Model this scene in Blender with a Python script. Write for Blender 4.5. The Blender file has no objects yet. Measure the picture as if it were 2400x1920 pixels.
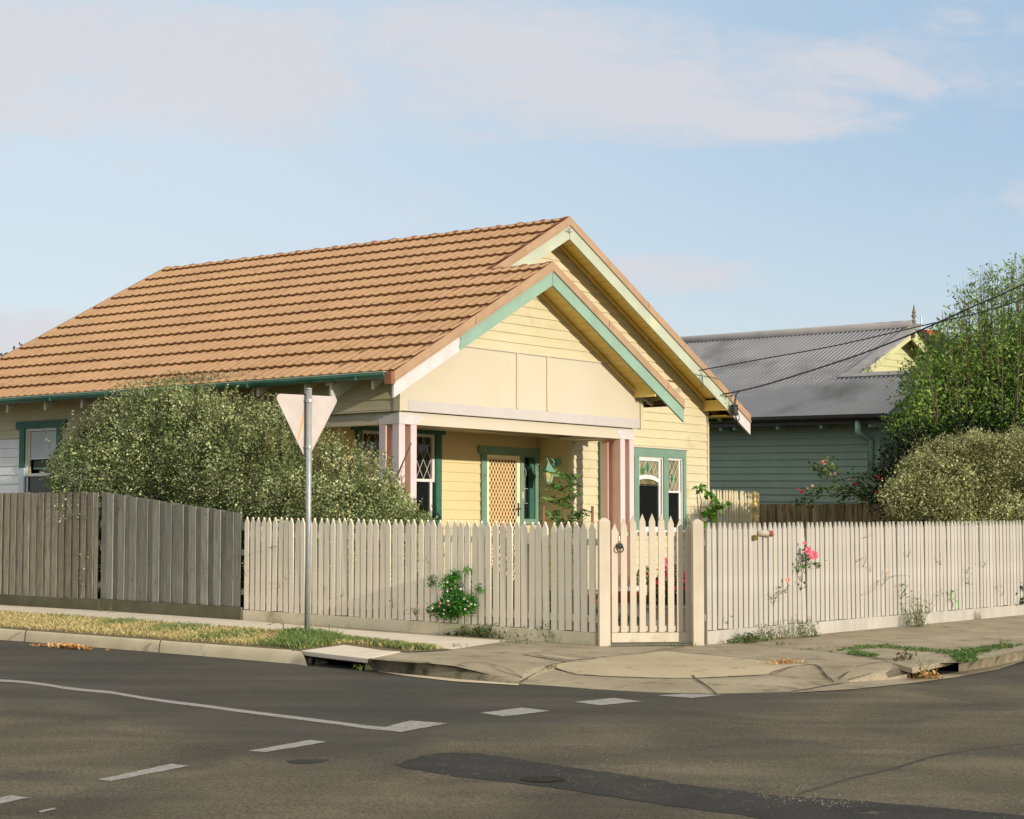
import bpy, math, random
import numpy as np
from mathutils import Matrix, Vector
random.seed(7); RNG = np.random.default_rng(7)
R = math.radians
S = bpy.context.scene
COL = S.collection

# ---------------------------------------------------------------- camera
F_PX, PITCH, CAM_Z = 4560.0, math.atan(298/4560.0), 1.10
cam_d = bpy.data.cameras.new('camera'); cam = bpy.data.objects.new('camera', cam_d); COL.objects.link(cam)
cam.location = (0, 0, CAM_Z); cam.rotation_euler = (math.pi/2 + PITCH, 0, 0)
cam_d.sensor_fit = 'HORIZONTAL'; cam_d.sensor_width = 36; cam_d.lens = 36*F_PX/2400
cam_d.clip_start = .1; cam_d.clip_end = 3000
S.camera = cam

# ---------------------------------------------------------------- light
# house axes in the ground plane: EX runs along the front of the house, EY into its depth
A_H = R(38.2)
EX = Vector((math.sin(A_H), math.cos(A_H), 0)); EY = Vector((-math.cos(A_H), math.sin(A_H), 0))
H0 = Vector((-1.418, 24.4, 0)); HROT = math.atan2(EX.y, EX.x)
sun_travel = (EX*.147 + EY*1.0 + Vector((0, 0, -.195))).normalized()
sd = bpy.data.lights.new('sun', 'SUN'); sun = bpy.data.objects.new('sun', sd); COL.objects.link(sun)
sun.rotation_euler = sun_travel.to_track_quat('-Z', 'Y').to_euler()
sd.energy = 3.1; sd.angle = R(.6); sd.color = (1.0, .90, .77)
to_sun = -sun_travel
SUN_EL = math.asin(to_sun.z); SUN_AZ = math.atan2(to_sun.x, to_sun.y)

world = bpy.data.worlds.new('World'); S.world = world; world.use_nodes = True
nt = world.node_tree; N = nt.nodes; LK = nt.links
for n in list(N): N.remove(n)
out = N.new('ShaderNodeOutputWorld'); bg = N.new('ShaderNodeBackground'); bg.inputs[1].default_value = .15
LK.new(bg.outputs[0], out.inputs[0])
sky = N.new('ShaderNodeTexSky'); sky.sky_type = 'NISHITA'; sky.sun_disc = False
sky.sun_elevation = SUN_EL; sky.sun_rotation = SUN_AZ; sky.air_density = 1.0; sky.dust_density = .6; sky.ozone_density = 2.0
tc = N.new('ShaderNodeTexCoord'); sep = N.new('ShaderNodeSeparateXYZ'); LK.new(tc.outputs['Generated'], sep.inputs[0])
def wm(op, a, b=None, c=None):
    m = N.new('ShaderNodeMath'); m.operation = op
    for i, v in enumerate((a, b, c)):
        if v is None: continue
        if isinstance(v, (int, float)): m.inputs[i].default_value = v
        else: LK.new(v, m.inputs[i])
    return m.outputs[0]
az = wm('DIVIDE', sep.outputs[0], wm('MAXIMUM', sep.outputs[1], .05)); el = wm('DIVIDE', sep.outputs[2], wm('MAXIMUM', sep.outputs[1], .05))
comb = N.new('ShaderNodeCombineXYZ'); LK.new(az, comb.inputs[0]); LK.new(wm('MULTIPLY', el, 2.3), comb.inputs[1])
nz = N.new('ShaderNodeTexNoise'); nz.inputs['Scale'].default_value = 5.5; nz.inputs['Detail'].default_value = 9; nz.inputs['Roughness'].default_value = .56
nz.inputs['Distortion'].default_value = .9; LK.new(comb.outputs[0], nz.inputs['Vector'])
nz2 = N.new('ShaderNodeTexNoise'); nz2.inputs['Scale'].default_value = 2.2; nz2.inputs['Detail'].default_value = 3; LK.new(comb.outputs[0], nz2.inputs['Vector'])
nz3 = N.new('ShaderNodeTexNoise'); nz3.inputs['Scale'].default_value = 26; nz3.inputs['Detail'].default_value = 8; nz3.inputs['Roughness'].default_value = .6; nz3.inputs['Distortion'].default_value = 1.2; LK.new(comb.outputs[0], nz3.inputs['Vector'])
def blob(cx, cy, rx, ry, tilt=0.):
    dx = wm('SUBTRACT', az, cx); dy = wm('SUBTRACT', wm('SUBTRACT', el, cy), wm('MULTIPLY', dx, tilt))
    q = wm('ADD', wm('POWER', wm('ABSOLUTE', wm('DIVIDE', dx, rx)), 2), wm('POWER', wm('ABSOLUTE', wm('DIVIDE', dy, ry)), 2))
    return wm('MAXIMUM', wm('SUBTRACT', 1, q), 0)
m = blob(-.19, .245, .24, .042, -.08)
for b in ((.03, .243, .20, .040, -.08), (.10, .225, .13, .022, -.05), (-.27, .245, .16, .038, -.02), (-.27, .105, .10, .016, 0), (.07, .135, .08, .012, 0), (-.45, .2, .2, .05, 0), (.5, .18, .25, .04, 0)):
    m = wm('MAXIMUM', m, blob(*b))
rest = wm('MULTIPLY', wm('SUBTRACT', nz2.outputs[0], .5), .8)
msk = wm('ADD', wm('MULTIPLY', wm('POWER', m, .5), 1.05), rest)
msk = wm('ADD', msk, wm('MULTIPLY', wm('SUBTRACT', nz.outputs[0], .5), 3.0))
msk = wm('ADD', msk, wm('MULTIPLY', wm('SUBTRACT', nz3.outputs[0], .5), 1.1))
mr = N.new('ShaderNodeMapRange'); mr.interpolation_type = 'SMOOTHSTEP'; LK.new(msk, mr.inputs[0])
mr.inputs[1].default_value = .10; mr.inputs[2].default_value = 1.25; mr.inputs[3].default_value = 0; mr.inputs[4].default_value = .88
mx = N.new('ShaderNodeMixRGB'); LK.new(mr.outputs[0], mx.inputs[0])
skygain = N.new('ShaderNodeMixRGB'); skygain.blend_type = 'MULTIPLY'; skygain.inputs[0].default_value = 1; skygain.inputs[2].default_value = (1.18, .98, .86, 1)
LK.new(sky.outputs[0], skygain.inputs[1])
# thin milky veil of high cloud; unseen overhead it is brightened to add fill
veil = N.new('ShaderNodeMapRange'); LK.new(sep.outputs[2], veil.inputs[0]); veil.inputs[1].default_value = .27; veil.inputs[2].default_value = .75; veil.inputs[3].default_value = 1.0; veil.inputs[4].default_value = 2.2
def mrange(v, a, b_, c, d_, t='SMOOTHSTEP'):
    q = N.new('ShaderNodeMapRange'); q.interpolation_type = t; LK.new(v, q.inputs[0])
    for i, x in enumerate((a, b_, c, d_)): q.inputs[i+1].default_value = x
    return q.outputs[0]
side = wm('MULTIPLY', mrange(az, -.20, .34, 0, 1), mrange(el, .06, .24, .15, 1))
vtint = N.new('ShaderNodeMixRGB'); LK.new(side, vtint.inputs[0]); vtint.inputs[1].default_value = (2.80, 3.22, 3.68, 1); vtint.inputs[2].default_value = (1.72, 2.50, 3.42, 1)
vhigh = N.new('ShaderNodeMixRGB'); LK.new(mrange(sep.outputs[2], .28, .6, 0, 1), vhigh.inputs[0]); LK.new(vtint.outputs[0], vhigh.inputs[1]); vhigh.inputs[2].default_value = (3.3, 3.15, 2.85, 1)
vcol = N.new('ShaderNodeVectorMath'); vcol.operation = 'SCALE'; LK.new(vhigh.outputs[0], vcol.inputs[0]); LK.new(veil.outputs[0], vcol.inputs['Scale'])
vm = N.new('ShaderNodeMixRGB'); vm.inputs[0].default_value = .78; LK.new(skygain.outputs[0], vm.inputs[1]); LK.new(vcol.outputs[0], vm.inputs[2])
LK.new(vm.outputs[0], mx.inputs[1]); mx.inputs[2].default_value = (3.2, 3.15, 3.32, 1)
LK.new(mx.outputs[0], bg.inputs[0])
S.view_settings.view_transform = 'Standard'; S.view_settings.look = 'None'; S.view_settings.exposure = 0.56; S.view_settings.gamma = 1
S.view_settings.use_curve_mapping = False

# ---------------------------------------------------------------- helpers
CO, SI = math.cos(PITCH), math.sin(PITCH)
O = Vector((0, 0, CAM_Z))
def ray(u, v):
    x = (u-1200)/F_PX; y = -(v-960)/F_PX
    return Vector((x, CO-SI*y, SI+CO*y))
GN = Vector((.0065, -.0178, 1)); GD = .0065*.864 - .0178*19.7
def gz(x, y):                                    # gently rising ground, level beyond the houses
    return GD - .0065*max(-16, min(16, x)) + .0178*min(y, 44)
def gp(u, v, dz=0.0):                            # where a sight line meets the ground
    r = ray(u, v); k = (GD+dz - GN.dot(O))/GN.dot(r); return O + r*k
def at_depth(u, v, d):
    r = ray(u, v); return O + r*(d/r.y)
def hl(s, t, z): return H0 + EX*s + EY*t + Vector((0, 0, z))
def on_t(u, v, t):
    r = ray(u, v); k = (t + EY.dot(H0) - EY.dot(O))/EY.dot(r); p = O+r*k; return (p-H0).dot(EX), p.z

def lin(h):
    h = h.lstrip('#'); c = [int(h[i:i+2], 16)/255 for i in (0, 2, 4)]
    return tuple(x/12.92 if x <= .04045 else ((x+.055)/1.055)**2.4 for x in c) + (1,)
_M = {}
def mat(name, col, col2=None, rough=.6, scale=3., lo=.35, hi=.65, bump=0., bscale=60., spec=.3, metal=0., stretch=None, detail=5, island=None, trans=0., dirt=None, dist=0., grain=None, orand=None, streak=None):
    """procedural paint / stone / leaf: two colours mixed by noise, optional bump, per-leaf colour, dirt specks"""
    if name in _M: return _M[name]
    M = bpy.data.materials.new(name); M.use_nodes = True; _M[name] = M
    t = M.node_tree; n = t.nodes; l = t.links; p = n['Principled BSDF']
    p.inputs['Roughness'].default_value = rough; p.inputs['Specular IOR Level'].default_value = spec; p.inputs['Metallic'].default_value = metal
    tc = n.new('ShaderNodeTexCoord'); vec = tc.outputs['Object']
    if stretch:
        mp = n.new('ShaderNodeMapping'); mp.inputs['Scale'].default_value = stretch; l.new(vec, mp.inputs[0]); vec = mp.outputs[0]
    c1 = lin(col) if isinstance(col, str) else col; c2 = (lin(col2) if isinstance(col2, str) else col2) if col2 else None
    outc = None
    if c2:
        nz = n.new('ShaderNodeTexNoise'); nz.inputs['Scale'].default_value = scale; nz.inputs['Detail'].default_value = detail; nz.inputs['Distortion'].default_value = dist; l.new(vec, nz.inputs['Vector'])
        r = n.new('ShaderNodeValToRGB'); l.new(nz.outputs[0], r.inputs[0])
        r.color_ramp.elements[0].position = lo; r.color_ramp.elements[1].position = hi
        r.color_ramp.elements[0].color = c1; r.color_ramp.elements[1].color = c2
        outc = r.outputs[0]
    if island:
        g = n.new('ShaderNodeNewGeometry'); r = n.new('ShaderNodeValToRGB'); l.new(g.outputs['Random Per Island'], r.inputs[0])
        cr = r.color_ramp
        while len(cr.elements) < len(island): cr.elements.new(.5)
        for i, c in enumerate(island):
            cr.elements[i].position = i/(len(island)-1); cr.elements[i].color = lin(c)
        outc = r.outputs[0]
        if c2:
            mm = n.new('ShaderNodeMixRGB'); mm.blend_type = 'MULTIPLY'; mm.inputs[0].default_value = 1
            r2 = [x for x in n if x.type == 'VALTORGB'][0]
            l.new(outc, mm.inputs[1]); l.new(r2.outputs[0], mm.inputs[2]); outc = mm.outputs[0]
    if dirt:
        dc, dsc, dlo, dhi = dirt
        nz = n.new('ShaderNodeTexNoise'); nz.inputs['Scale'].default_value = dsc; nz.inputs['Detail'].default_value = 6; l.new(tc.outputs['Object'], nz.inputs['Vector'])
        mr = n.new('ShaderNodeMapRange'); l.new(nz.outputs[0], mr.inputs[0]); mr.inputs[1].default_value = dlo; mr.inputs[2].default_value = dhi
        mm = n.new('ShaderNodeMixRGB'); l.new(mr.outputs[0], mm.inputs[0]); mm.inputs[2].default_value = lin(dc)
        if outc: l.new(outc, mm.inputs[1])
        else: mm.inputs[1].default_value = c1
        outc = mm.outputs[0]
    if grain:
        gsc, lo_, hi_ = grain
        nz = n.new('ShaderNodeTexNoise'); nz.inputs['Scale'].default_value = gsc; nz.inputs['Detail'].default_value = 3; nz.inputs['Roughness'].default_value = .7; l.new(tc.outputs['Object'], nz.inputs['Vector'])
        mr = n.new('ShaderNodeMapRange'); l.new(nz.outputs[0], mr.inputs[0]); mr.inputs[1].default_value = .3; mr.inputs[2].default_value = .7; mr.inputs[3].default_value = lo_; mr.inputs[4].default_value = hi_
        vs = n.new('ShaderNodeVectorMath'); vs.operation = 'SCALE'; l.new(mr.outputs[0], vs.inputs['Scale'])
        if outc: l.new(outc, vs.inputs[0])
        else: vs.inputs[0].default_value = c1[:3]
        outc = vs.outputs[0]
    def scaled(fac):
        nonlocal outc
        vs = n.new('ShaderNodeVectorMath'); vs.operation = 'SCALE'; l.new(fac, vs.inputs['Scale'])
        if outc: l.new(outc, vs.inputs[0])
        else: vs.inputs[0].default_value = c1[:3]
        outc = vs.outputs[0]
    if orand:
        oi = n.new('ShaderNodeObjectInfo'); mr = n.new('ShaderNodeMapRange'); l.new(oi.outputs['Random'], mr.inputs[0]); mr.inputs[3].default_value = orand[0]; mr.inputs[4].default_value = orand[1]; scaled(mr.outputs[0])
    if streak:
        mp = n.new('ShaderNodeMapping'); mp.inputs['Scale'].default_value = streak[0]; l.new(tc.outputs['Object'], mp.inputs[0])
        nz = n.new('ShaderNodeTexNoise'); nz.inputs['Scale'].default_value = 1; nz.inputs['Detail'].default_value = 5; nz.inputs['Roughness'].default_value = .62; l.new(mp.outputs[0], nz.inputs['Vector'])
        mr = n.new('ShaderNodeMapRange'); l.new(nz.outputs[0], mr.inputs[0]); mr.inputs[1].default_value = .35; mr.inputs[2].default_value = .62; mr.inputs[3].default_value = streak[1]; mr.inputs[4].default_value = streak[2]; scaled(mr.outputs[0])
    if outc: l.new(outc, p.inputs['Base Color'])
    else: p.inputs['Base Color'].default_value = c1
    if bump:
        nb = n.new('ShaderNodeTexNoise'); nb.inputs['Scale'].default_value = bscale; nb.inputs['Detail'].default_value = 6; l.new(vec, nb.inputs['Vector'])
        b = n.new('ShaderNodeBump'); b.inputs['Strength'].default_value = bump; b.inputs['Distance'].default_value = .02; l.new(nb.outputs[0], b.inputs['Height']); l.new(b.outputs[0], p.inputs['Normal'])
    if trans:
        tr = n.new('ShaderNodeBsdfTranslucent'); ms = n.new('ShaderNodeMixShader'); ms.inputs[0].default_value = trans
        if outc: l.new(outc, tr.inputs[0])
        else: tr.inputs[0].default_value = c1
        o = n['Material Output']; l.new(p.outputs[0], ms.inputs[1]); l.new(tr.outputs[0], ms.inputs[2]); l.new(ms.outputs[0], o.inputs[0])
    return M

class MB:
    def __init__(s): s.v = []; s.f = []
    def add(s, vs, fs):
        b = len(s.v); s.v += [tuple(x) for x in vs]; s.f += [tuple(b+i for i in f) for f in fs]; return s
    def box(s, x0, x1, y0, y1, z0, z1):
        return s.add([(x0,y0,z0),(x1,y0,z0),(x1,y1,z0),(x0,y1,z0),(x0,y0,z1),(x1,y0,z1),(x1,y1,z1),(x0,y1,z1)],
                     [(0,3,2,1),(4,5,6,7),(0,1,5,4),(1,2,6,5),(2,3,7,6),(3,0,4,7)])
    def ext(s, poly, d):                          # extrude a polygon of 3-D points by vector d
        n = len(poly); d = Vector(d); a = [Vector(p) for p in poly]
        return s.add(a + [p+d for p in a], [tuple(range(n))[::-1], tuple(range(n, 2*n))] + [(i, (i+1) % n, n+(i+1) % n, n+i) for i in range(n)])
    def quad(s, *p): return s.add(p, [tuple(range(len(p)))])
    def tube(s, pts, r, n=8, cap=True):
        pts = [Vector(p) for p in pts]; rr = r if isinstance(r, (list, tuple)) else [r]*len(pts)
        b = len(s.v); up = None
        for i, p in enumerate(pts):
            d = (pts[min(i+1, len(pts)-1)] - pts[max(i-1, 0)]).normalized()
            if up is None: up = Vector((0, 0, 1)) if abs(d.z) < .9 else Vector((1, 0, 0))
            x = d.cross(up).normalized(); y = x.cross(d).normalized(); up = y
            for k in range(n):
                a = 2*math.pi*k/n; s.v.append(tuple(p + x*math.cos(a)*rr[i] + y*math.sin(a)*rr[i]))
        for i in range(len(pts)-1):
            for k in range(n): s.f.append((b+i*n+k, b+i*n+(k+1) % n, b+(i+1)*n+(k+1) % n, b+(i+1)*n+k))
        if cap:
            s.f.append(tuple(b+k for k in range(n))); s.f.append(tuple(b+(len(pts)-1)*n+k for k in range(n))[::-1])
        return s
    def build(s, name, m, parent=None, smooth=False, bevel=0, solid=0):
        me = bpy.data.meshes.new(name); me.from_pydata(s.v, [], s.f); me.materials.append(m)
        if smooth: me.polygons.foreach_set('use_smooth', [True]*len(me.polygons))
        o = bpy.data.objects.new(name, me); COL.objects.link(o)
        if parent: o.parent = parent
        import bmesh
        bm = bmesh.new(); bm.from_mesh(me); bmesh.ops.recalc_face_normals(bm, faces=bm.faces) if not solid == -1 else None; bm.to_mesh(me); bm.free()
        if bevel:
            b = o.modifiers.new('bevel', 'BEVEL'); b.width = bevel; b.segments = 2; b.limit_method = 'ANGLE'
        return o
def tag(o, label=None, cat=None, group=None, kind=None):
    if label: o['label'] = label
    if cat: o['category'] = cat
    if group: o['group'] = group
    if kind: o['kind'] = kind
    return o
def empty(name, loc=(0, 0, 0), rz=0., parent=None):
    o = bpy.data.objects.new(name, None); COL.objects.link(o); o.location = loc; o.rotation_euler = (0, 0, rz); o.empty_display_size = .2
    if parent: o.parent = parent
    return o
def np_mesh(name, V, m, k=4, parent=None):         # V: (n,k,3) separate polygons
    n = len(V); me = bpy.data.meshes.new(name)
    me.vertices.add(n*k); me.vertices.foreach_set('co', np.ascontiguousarray(V, dtype=np.float32).ravel())
    me.loops.add(n*k); me.loops.foreach_set('vertex_index', np.arange(n*k, dtype=np.int32))
    me.polygons.add(n); me.polygons.foreach_set('loop_start', np.arange(0, n*k, k, dtype=np.int32))
    me.update(calc_edges=True); me.validate(); me.materials.append(m)
    o = bpy.data.objects.new(name, me); COL.objects.link(o)
    if parent: o.parent = parent
    return o
def leaf_polys(C, size, aspect=.5, droop=.0, dirs=None, var=.4):
    """one rhombic leaf per centre, each turned its own way"""
    n = len(C); C = np.asarray(C, float)
    if dirs is None:
        d = RNG.normal(size=(n, 3))
    else:
        d = np.asarray(dirs, float) + RNG.normal(size=(n, 3))*.55
    d[:, 2] -= droop; d /= np.linalg.norm(d, axis=1)[:, None]
    a = RNG.normal(size=(n, 3)); w = np.cross(d, a); w /= np.linalg.norm(w, axis=1)[:, None]
    L = size*(1+var*(RNG.random(n)-.5)*2)[:, None]; W = L*aspect
    return np.stack([C - d*L*.5, C - w*W*.5 + d*L*.05, C + d*L*.5, C + w*W*.5 + d*L*.05], axis=1)

# ---------------------------------------------------------------- materials
M = dict(
 porch_cream=mat('yellow_cream_paint', '#c8b888', '#cebf92', .55, 1.2, .3, .7, .03, 90),
 cream=mat('cream_paint', '#beb491', '#c8be9e', .55, 1.2, .3, .7, .03, 90, dirt=('#a8966a', 2.6, .60, .9), streak=((1.5, 1.5, 9), .93, 1.04)),
 cream2=mat('pale_panel_paint', '#bdb49b', '#bfb7a3', .6, 1.0, .35, .65, .02, 90),
 primer=mat('white_primer', '#bcb7b4', '#c4bfbc', .7, 6, .4, .6),
 undercoat=mat('grey_undercoat', '#b3aca6', '#b7b1ac', .7, 5),
 white=mat('white_gloss_paint', '#cccac6', '#d4d2ce', .4, 4),
 sidewhite=mat('primed_weatherboard', '#d6d7d8', '#e0e0de', .65, 3),
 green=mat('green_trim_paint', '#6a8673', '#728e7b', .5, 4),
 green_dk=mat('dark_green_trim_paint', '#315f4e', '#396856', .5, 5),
 gutter=mat('green_gutter_paint', '#2c5747', '#43705d', .4, 2, spec=.4),
 palegreen=mat('pale_green_paint', '#a6ad98', '#aeb5a0', .6, 3, dirt=('#c9c48e', 3, .6, .8)),
 bargegreen=mat('sage_barge_paint', '#7f9b89', '#87a391', .6, 3),
 pink=mat('pink_trim_paint', '#dcb49e', '#e2bfae', .6, 3),
 pinkwash=mat('pink_white_paint', '#c0bdbc', '#cab1b0', .65, 1.3, .4, .6),
 soffit=mat('ochre_soffit_paint', '#f2d67e', '#ecca6a', .6, 5),
 tile=mat('terracotta_tile', '#a5825f', '#b6916c', .85, 1.1, .25, .75, .2, 90, dirt=('#8c7350', 6, .56, .78), spec=.12, grain=(30, .85, 1.15)),
 tile_old=mat('terracotta_cap', '#a68a6e', '#9b7f64', .85, 4, bump=.1),
 ridge=mat('ridge_cap_tile', '#77503a', '#8f6247', .85, 5, bump=.15),
 tin=mat('corrugated_steel', '#868689', '#929295', .6, .9, .3, .7, spec=.25, dirt=('#5d5f60', .55, .56, .72)),
 tin_flash=mat('grey_flashing', '#83807f', '#8f8c8a', .5, 3),
 sage=mat('sage_weatherboard_paint', '#788a7b', '#809283', .6, 2, dirt=('#6f8573', 3, .6, .85)),
 sage_pale=mat('pale_yellow_green_paint', '#b9b98a', '#c2c196', .6, 3),
 sage_pipe=mat('sage_pipe_paint', '#7f9c8b', '#86a291', .5, 3),
 black=mat('black_gutter', '#16171a', '#212224', .35, 5, spec=.5),
 pale=mat('weathered_paling', '#a29a88', '#6f685a', .9, 9, .3, .7, .5, 40, stretch=(7, 7, .5), dirt=('#3f3a33', 30, .66, .8), spec=.1, orand=(.72, 1.12)),
 pale2=mat('grey_green_paling', '#929184', '#727265', .9, 8, .3, .7, .35, 40, stretch=(6, 6, .45), dirt=('#3a392f', 14, .67, .76), spec=.1, orand=(.75, 1.12)),
 pale3=mat('lichened_paling', '#96886a', '#5f5542', .95, 7, .35, .65, .5, 40, stretch=(5, 5, .5), dirt=('#a19a72', 18, .62, .75), spec=.05, orand=(.7, 1.2)),
 picket=mat('cream_picket_paint', '#e2d6be', '#e9dec8', .6, 2.5, .3, .7, .05, 60, dirt=('#c2b398', 5, .6, .85), orand=(.93, 1.04), streak=((9, 9, 1.2), .93, 1.03)),
 picket_g=mat('gate_picket_paint', '#c1b6a3', '#b7ab96', .65, 3, .3, .7, .05, 60, dirt=('#9d917b', 7, .62, .8), orand=(.95, 1.05), streak=((9, 9, 1.2), .93, 1.04)),
 picket_s=mat('shade_toned_picket_paint', '#b0aba0', '#a39d91', .65, 3, .3, .7, .05, 60, dirt=('#9d917b', 7, .62, .8), orand=(.93, 1.06), streak=((9, 9, 1.2), .92, 1.04)),  # gate paint darkened: soft shade over the right fence put into its colour
 plinth=mat('stained_plinth_paint', '#dacdb0', '#cabd9e', .75, 2.5, .3, .7, .08, 60, dirt=('#9d9371', 3, .55, .8)),
 plinth_old=mat('mossy_plinth', '#66634c', '#55523f', .95, 4, .3, .7, .3, 50),
 asphalt=mat('coarse_asphalt', '#675f4c', '#494539', .9, .8, .35, .65, 1.0, 110, dirt=('#6f6855', .5, .55, .8), spec=.2, dist=.6, grain=(60, .35, 1.75)),
 asphalt_dk=mat('smooth_asphalt', '#3e3c35', '#4a473e', .88, .6, .35, .65, .7, 160, dirt=('#544f42', .8, .5, .75), spec=.2, dist=.5, grain=(85, .6, 1.4)),
 patch=mat('fresh_asphalt', '#23221e', '#2f2e28', .85, 2.5, .35, .65, 1.0, 120, dirt=('#5a5446', 9, .63, .75), spec=.3, grain=(70, .5, 1.6)),
 paint=mat('road_paint', '#95928a', '#7b7870', .8, 40, .35, .65, .3, 90, dirt=('#55534d', 28, .60, .68)),
 conc=mat('old_concrete', '#9f937b', '#857a65', .92, 1.6, .3, .7, .5, 120, dirt=('#665d4c', 4, .55, .8), spec=.15, grain=(80, .68, 1.32)),
 conc_lt=mat('new_concrete', '#cfc3b0', '#c1b5a2', .9, 2.2, .3, .7, .25, 120, spec=.15, grain=(90, .9, 1.1)),
 conc_mid=mat('crescent_concrete', '#aa9d81', '#9a8d72', .9, 1.3, .3, .7, .3, 120, dirt=('#776c58', 6, .6, .8), spec=.15),
 kerbm=mat('kerb_concrete', '#bfb296', '#aea184', .9, 3.5, .3, .7, .35, 100, dirt=('#8f8163', 5, .62, .85), spec=.15),
 kerb_old=mat('mossy_kerb', '#9d927b', '#7b725c', .95, 4, .3, .7, .8, 60, dirt=('#4a4636', 7, .5, .72), spec=.1),
 crack=mat('dark_joint', '#3a362d', '#4a4537', .95, 20),  # dark strips along slab, kerb and barge joints
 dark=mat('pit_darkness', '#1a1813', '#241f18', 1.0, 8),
 lidm=mat('pit_lid_edge', '#4a4233', '#2f2b23', .95, 8, bump=.5, bscale=60),
 soil=mat('garden_soil', '#5a4f3a', '#6d6248', 1.0, 5, .3, .7, .6, 40),
 lawn=mat('yard_grass', '#5f6236', '#7d7645', 1.0, 3, .3, .7, .6, 40),
 galv=mat('galvanised_steel', '#8f938f', '#a1a49f', .45, 14, .35, .65, spec=.5, metal=.35, stretch=(4, 4, 1)),
 signback=mat('sign_back_aluminium', '#a59b95', '#aea59e', .5, 5, spec=.4, metal=.15),
 rust=mat('rust_stain', '#b98a55', '#c79c6a', .8, 10),
 clamp=mat('steel_clamp', '#c9c6bf', '#b5b2ab', .35, 20, metal=.6),
 glass=mat('dark_glass', (.010, .011, .011, 1), None, .04, spec=.5),
 came=mat('lead_came', '#b9b8a9', '#c8c6b8', .5, 20),
 leadgreen=mat('green_leadlight_glass', '#1f6a3a', '#2d7d49', .15, 20, spec=.6),
 blind=mat('holland_blind', '#b9bfbd', '#aab2b2', .8, 2),
 blind_c=mat('cream_blind', '#a89a6c', '#b3a678', .8, 2),
 timber=mat('varnished_door', '#a8702e', '#8e5a22', .45, 4, stretch=(4, 4, .5)),
 mesh=mat('security_mesh', '#e6d9a8', '#efe3b8', .5, 10),
 iron=mat('black_iron', '#1b1a19', '#2a2724', .5, 20, spec=.5),
 brass=mat('aged_brass', '#6b5a2d', '#7d6a36', .45, 20, metal=.5),
 lampglass=mat('frosted_lamp_glass', '#d9c489', '#e3d29b', .3, 8, trans=.3),
 lampgreen=mat('verdigris_lamp', '#7fae99', '#6c9b86', .5, 18),
 brick=mat('red_brick', '#8a4029', '#7a3522', .9, 9, bump=.3),
 mortar=mat('sandstone_edging', '#b08a4e', '#9c7840', .9, 9),
 paver=mat('grey_paver', '#8b8576', '#7a7466', .9, 8, bump=.3),
 bark=mat('grey_bark', '#4f4334', '#6a5b47', .95, 12, bump=.5),
 stem=mat('green_brown_stem', '#5b5a35', '#6d5d3c', .8, 12),
 paper=mat('newspaper_roll', '#b3a899', '#a09484', .8, 14),
 papertext=mat('newspaper_print', '#8c3a34', '#5f4a42', .8, 60),
 chimney=mat('orange_brick', '#b4552f', '#9c4526', .9, 14, bump=.3),
 pvc=mat('white_pvc_pipe', '#d5d0c6', '#dedad0', .35, 6),
 dirtroof=mat('leaf_litter', '#7a6e50', '#8f8562', 1.0, 20, bump=.6),
)
LEAF = dict(
 hedge=mat('variegated_leaf', '#ffffff', '#a2ac92', .5, 2.6, .38, .62, island=['#53663a', '#7a8c50', '#a2ae72', '#c2c893', '#dedeb2'], trans=.22, spec=.35),
 hedge2=mat('pale_variegated_leaf', '#ffffff', '#a9ab92', .5, 2.6, .38, .62, island=['#616b3c', '#868e54', '#a8ac74', '#c6c692', '#dcd9b0'], trans=.22, spec=.35),
 tree=mat('bottlebrush_leaf', '#ffffff', '#c0cca8', .5, 1.1, .3, .7, island=['#42662a', '#5d8438', '#799d46', '#94ae58', '#b4c070'], trans=.3, spec=.3),
 dark=mat('dark_shrub_leaf', '#1f3519', '#2c4720', .55, 4, island=['#3c5a2a', '#55763a', '#6f8f4a', '#8fa85e'], trans=.15),
 rose=mat('rose_leaf', '#2f4c20', None, .5, island=['#24401c', '#35551f', '#4d6c2c', '#6a7c3c'], trans=.2),
 big=mat('hibiscus_leaf', '#3e6a1e', None, .4, island=['#2f5818', '#4a7a22', '#5f8f2c', '#87ab3f'], trans=.3, spec=.4),
 lance=mat('lance_leaf', '#3c6428', None, .45, island=['#2c4f1e', '#3f6828', '#527d33', '#76964a'], trans=.25, spec=.35),
 daisy=mat('daisy_bush_leaf', '#2f6a1e', None, .5, island=['#1e4a14', '#2f6a1c', '#418227', '#5f9a34'], trans=.2),
 weed=mat('weed_leaf', '#42622a', None, .6, island=['#28451a', '#3c5c26', '#567536', '#7c8a50'], trans=.2),
 dry=mat('dry_leaf', '#a87a48', None, .8, island=['#7a5230', '#a8743f', '#c99a5e', '#d6b684'], trans=.1),
 grass=mat('verge_grass', '#ffffff', None, .7, island=['#7d8048', '#a89a5c', '#c4b077', '#d6c491', '#b5a268', '#d8cba0'], trans=.25),
 grassg=mat('green_verge_grass', '#ffffff', None, .7, island=['#44602c', '#587238', '#728548', '#949a60'], trans=.25),
 pink=mat('pink_petal', '#e0708a', None, .55, island=['#d9536f', '#e87f95', '#f0a0ac'], trans=.25),
 red=mat('red_petal', '#c01f38', None, .55, island=['#a81628', '#c8203c', '#e04858'], trans=.2),
 peach=mat('peach_petal', '#e09a80', None, .55, island=['#d98a70', '#e8aa92', '#f0c0a8'], trans=.2),
 white=mat('white_petal', '#e8e0da', None, .55, island=['#e0d4d0', '#e8c8cc', '#f0ece0'], trans=.2),
)

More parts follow.
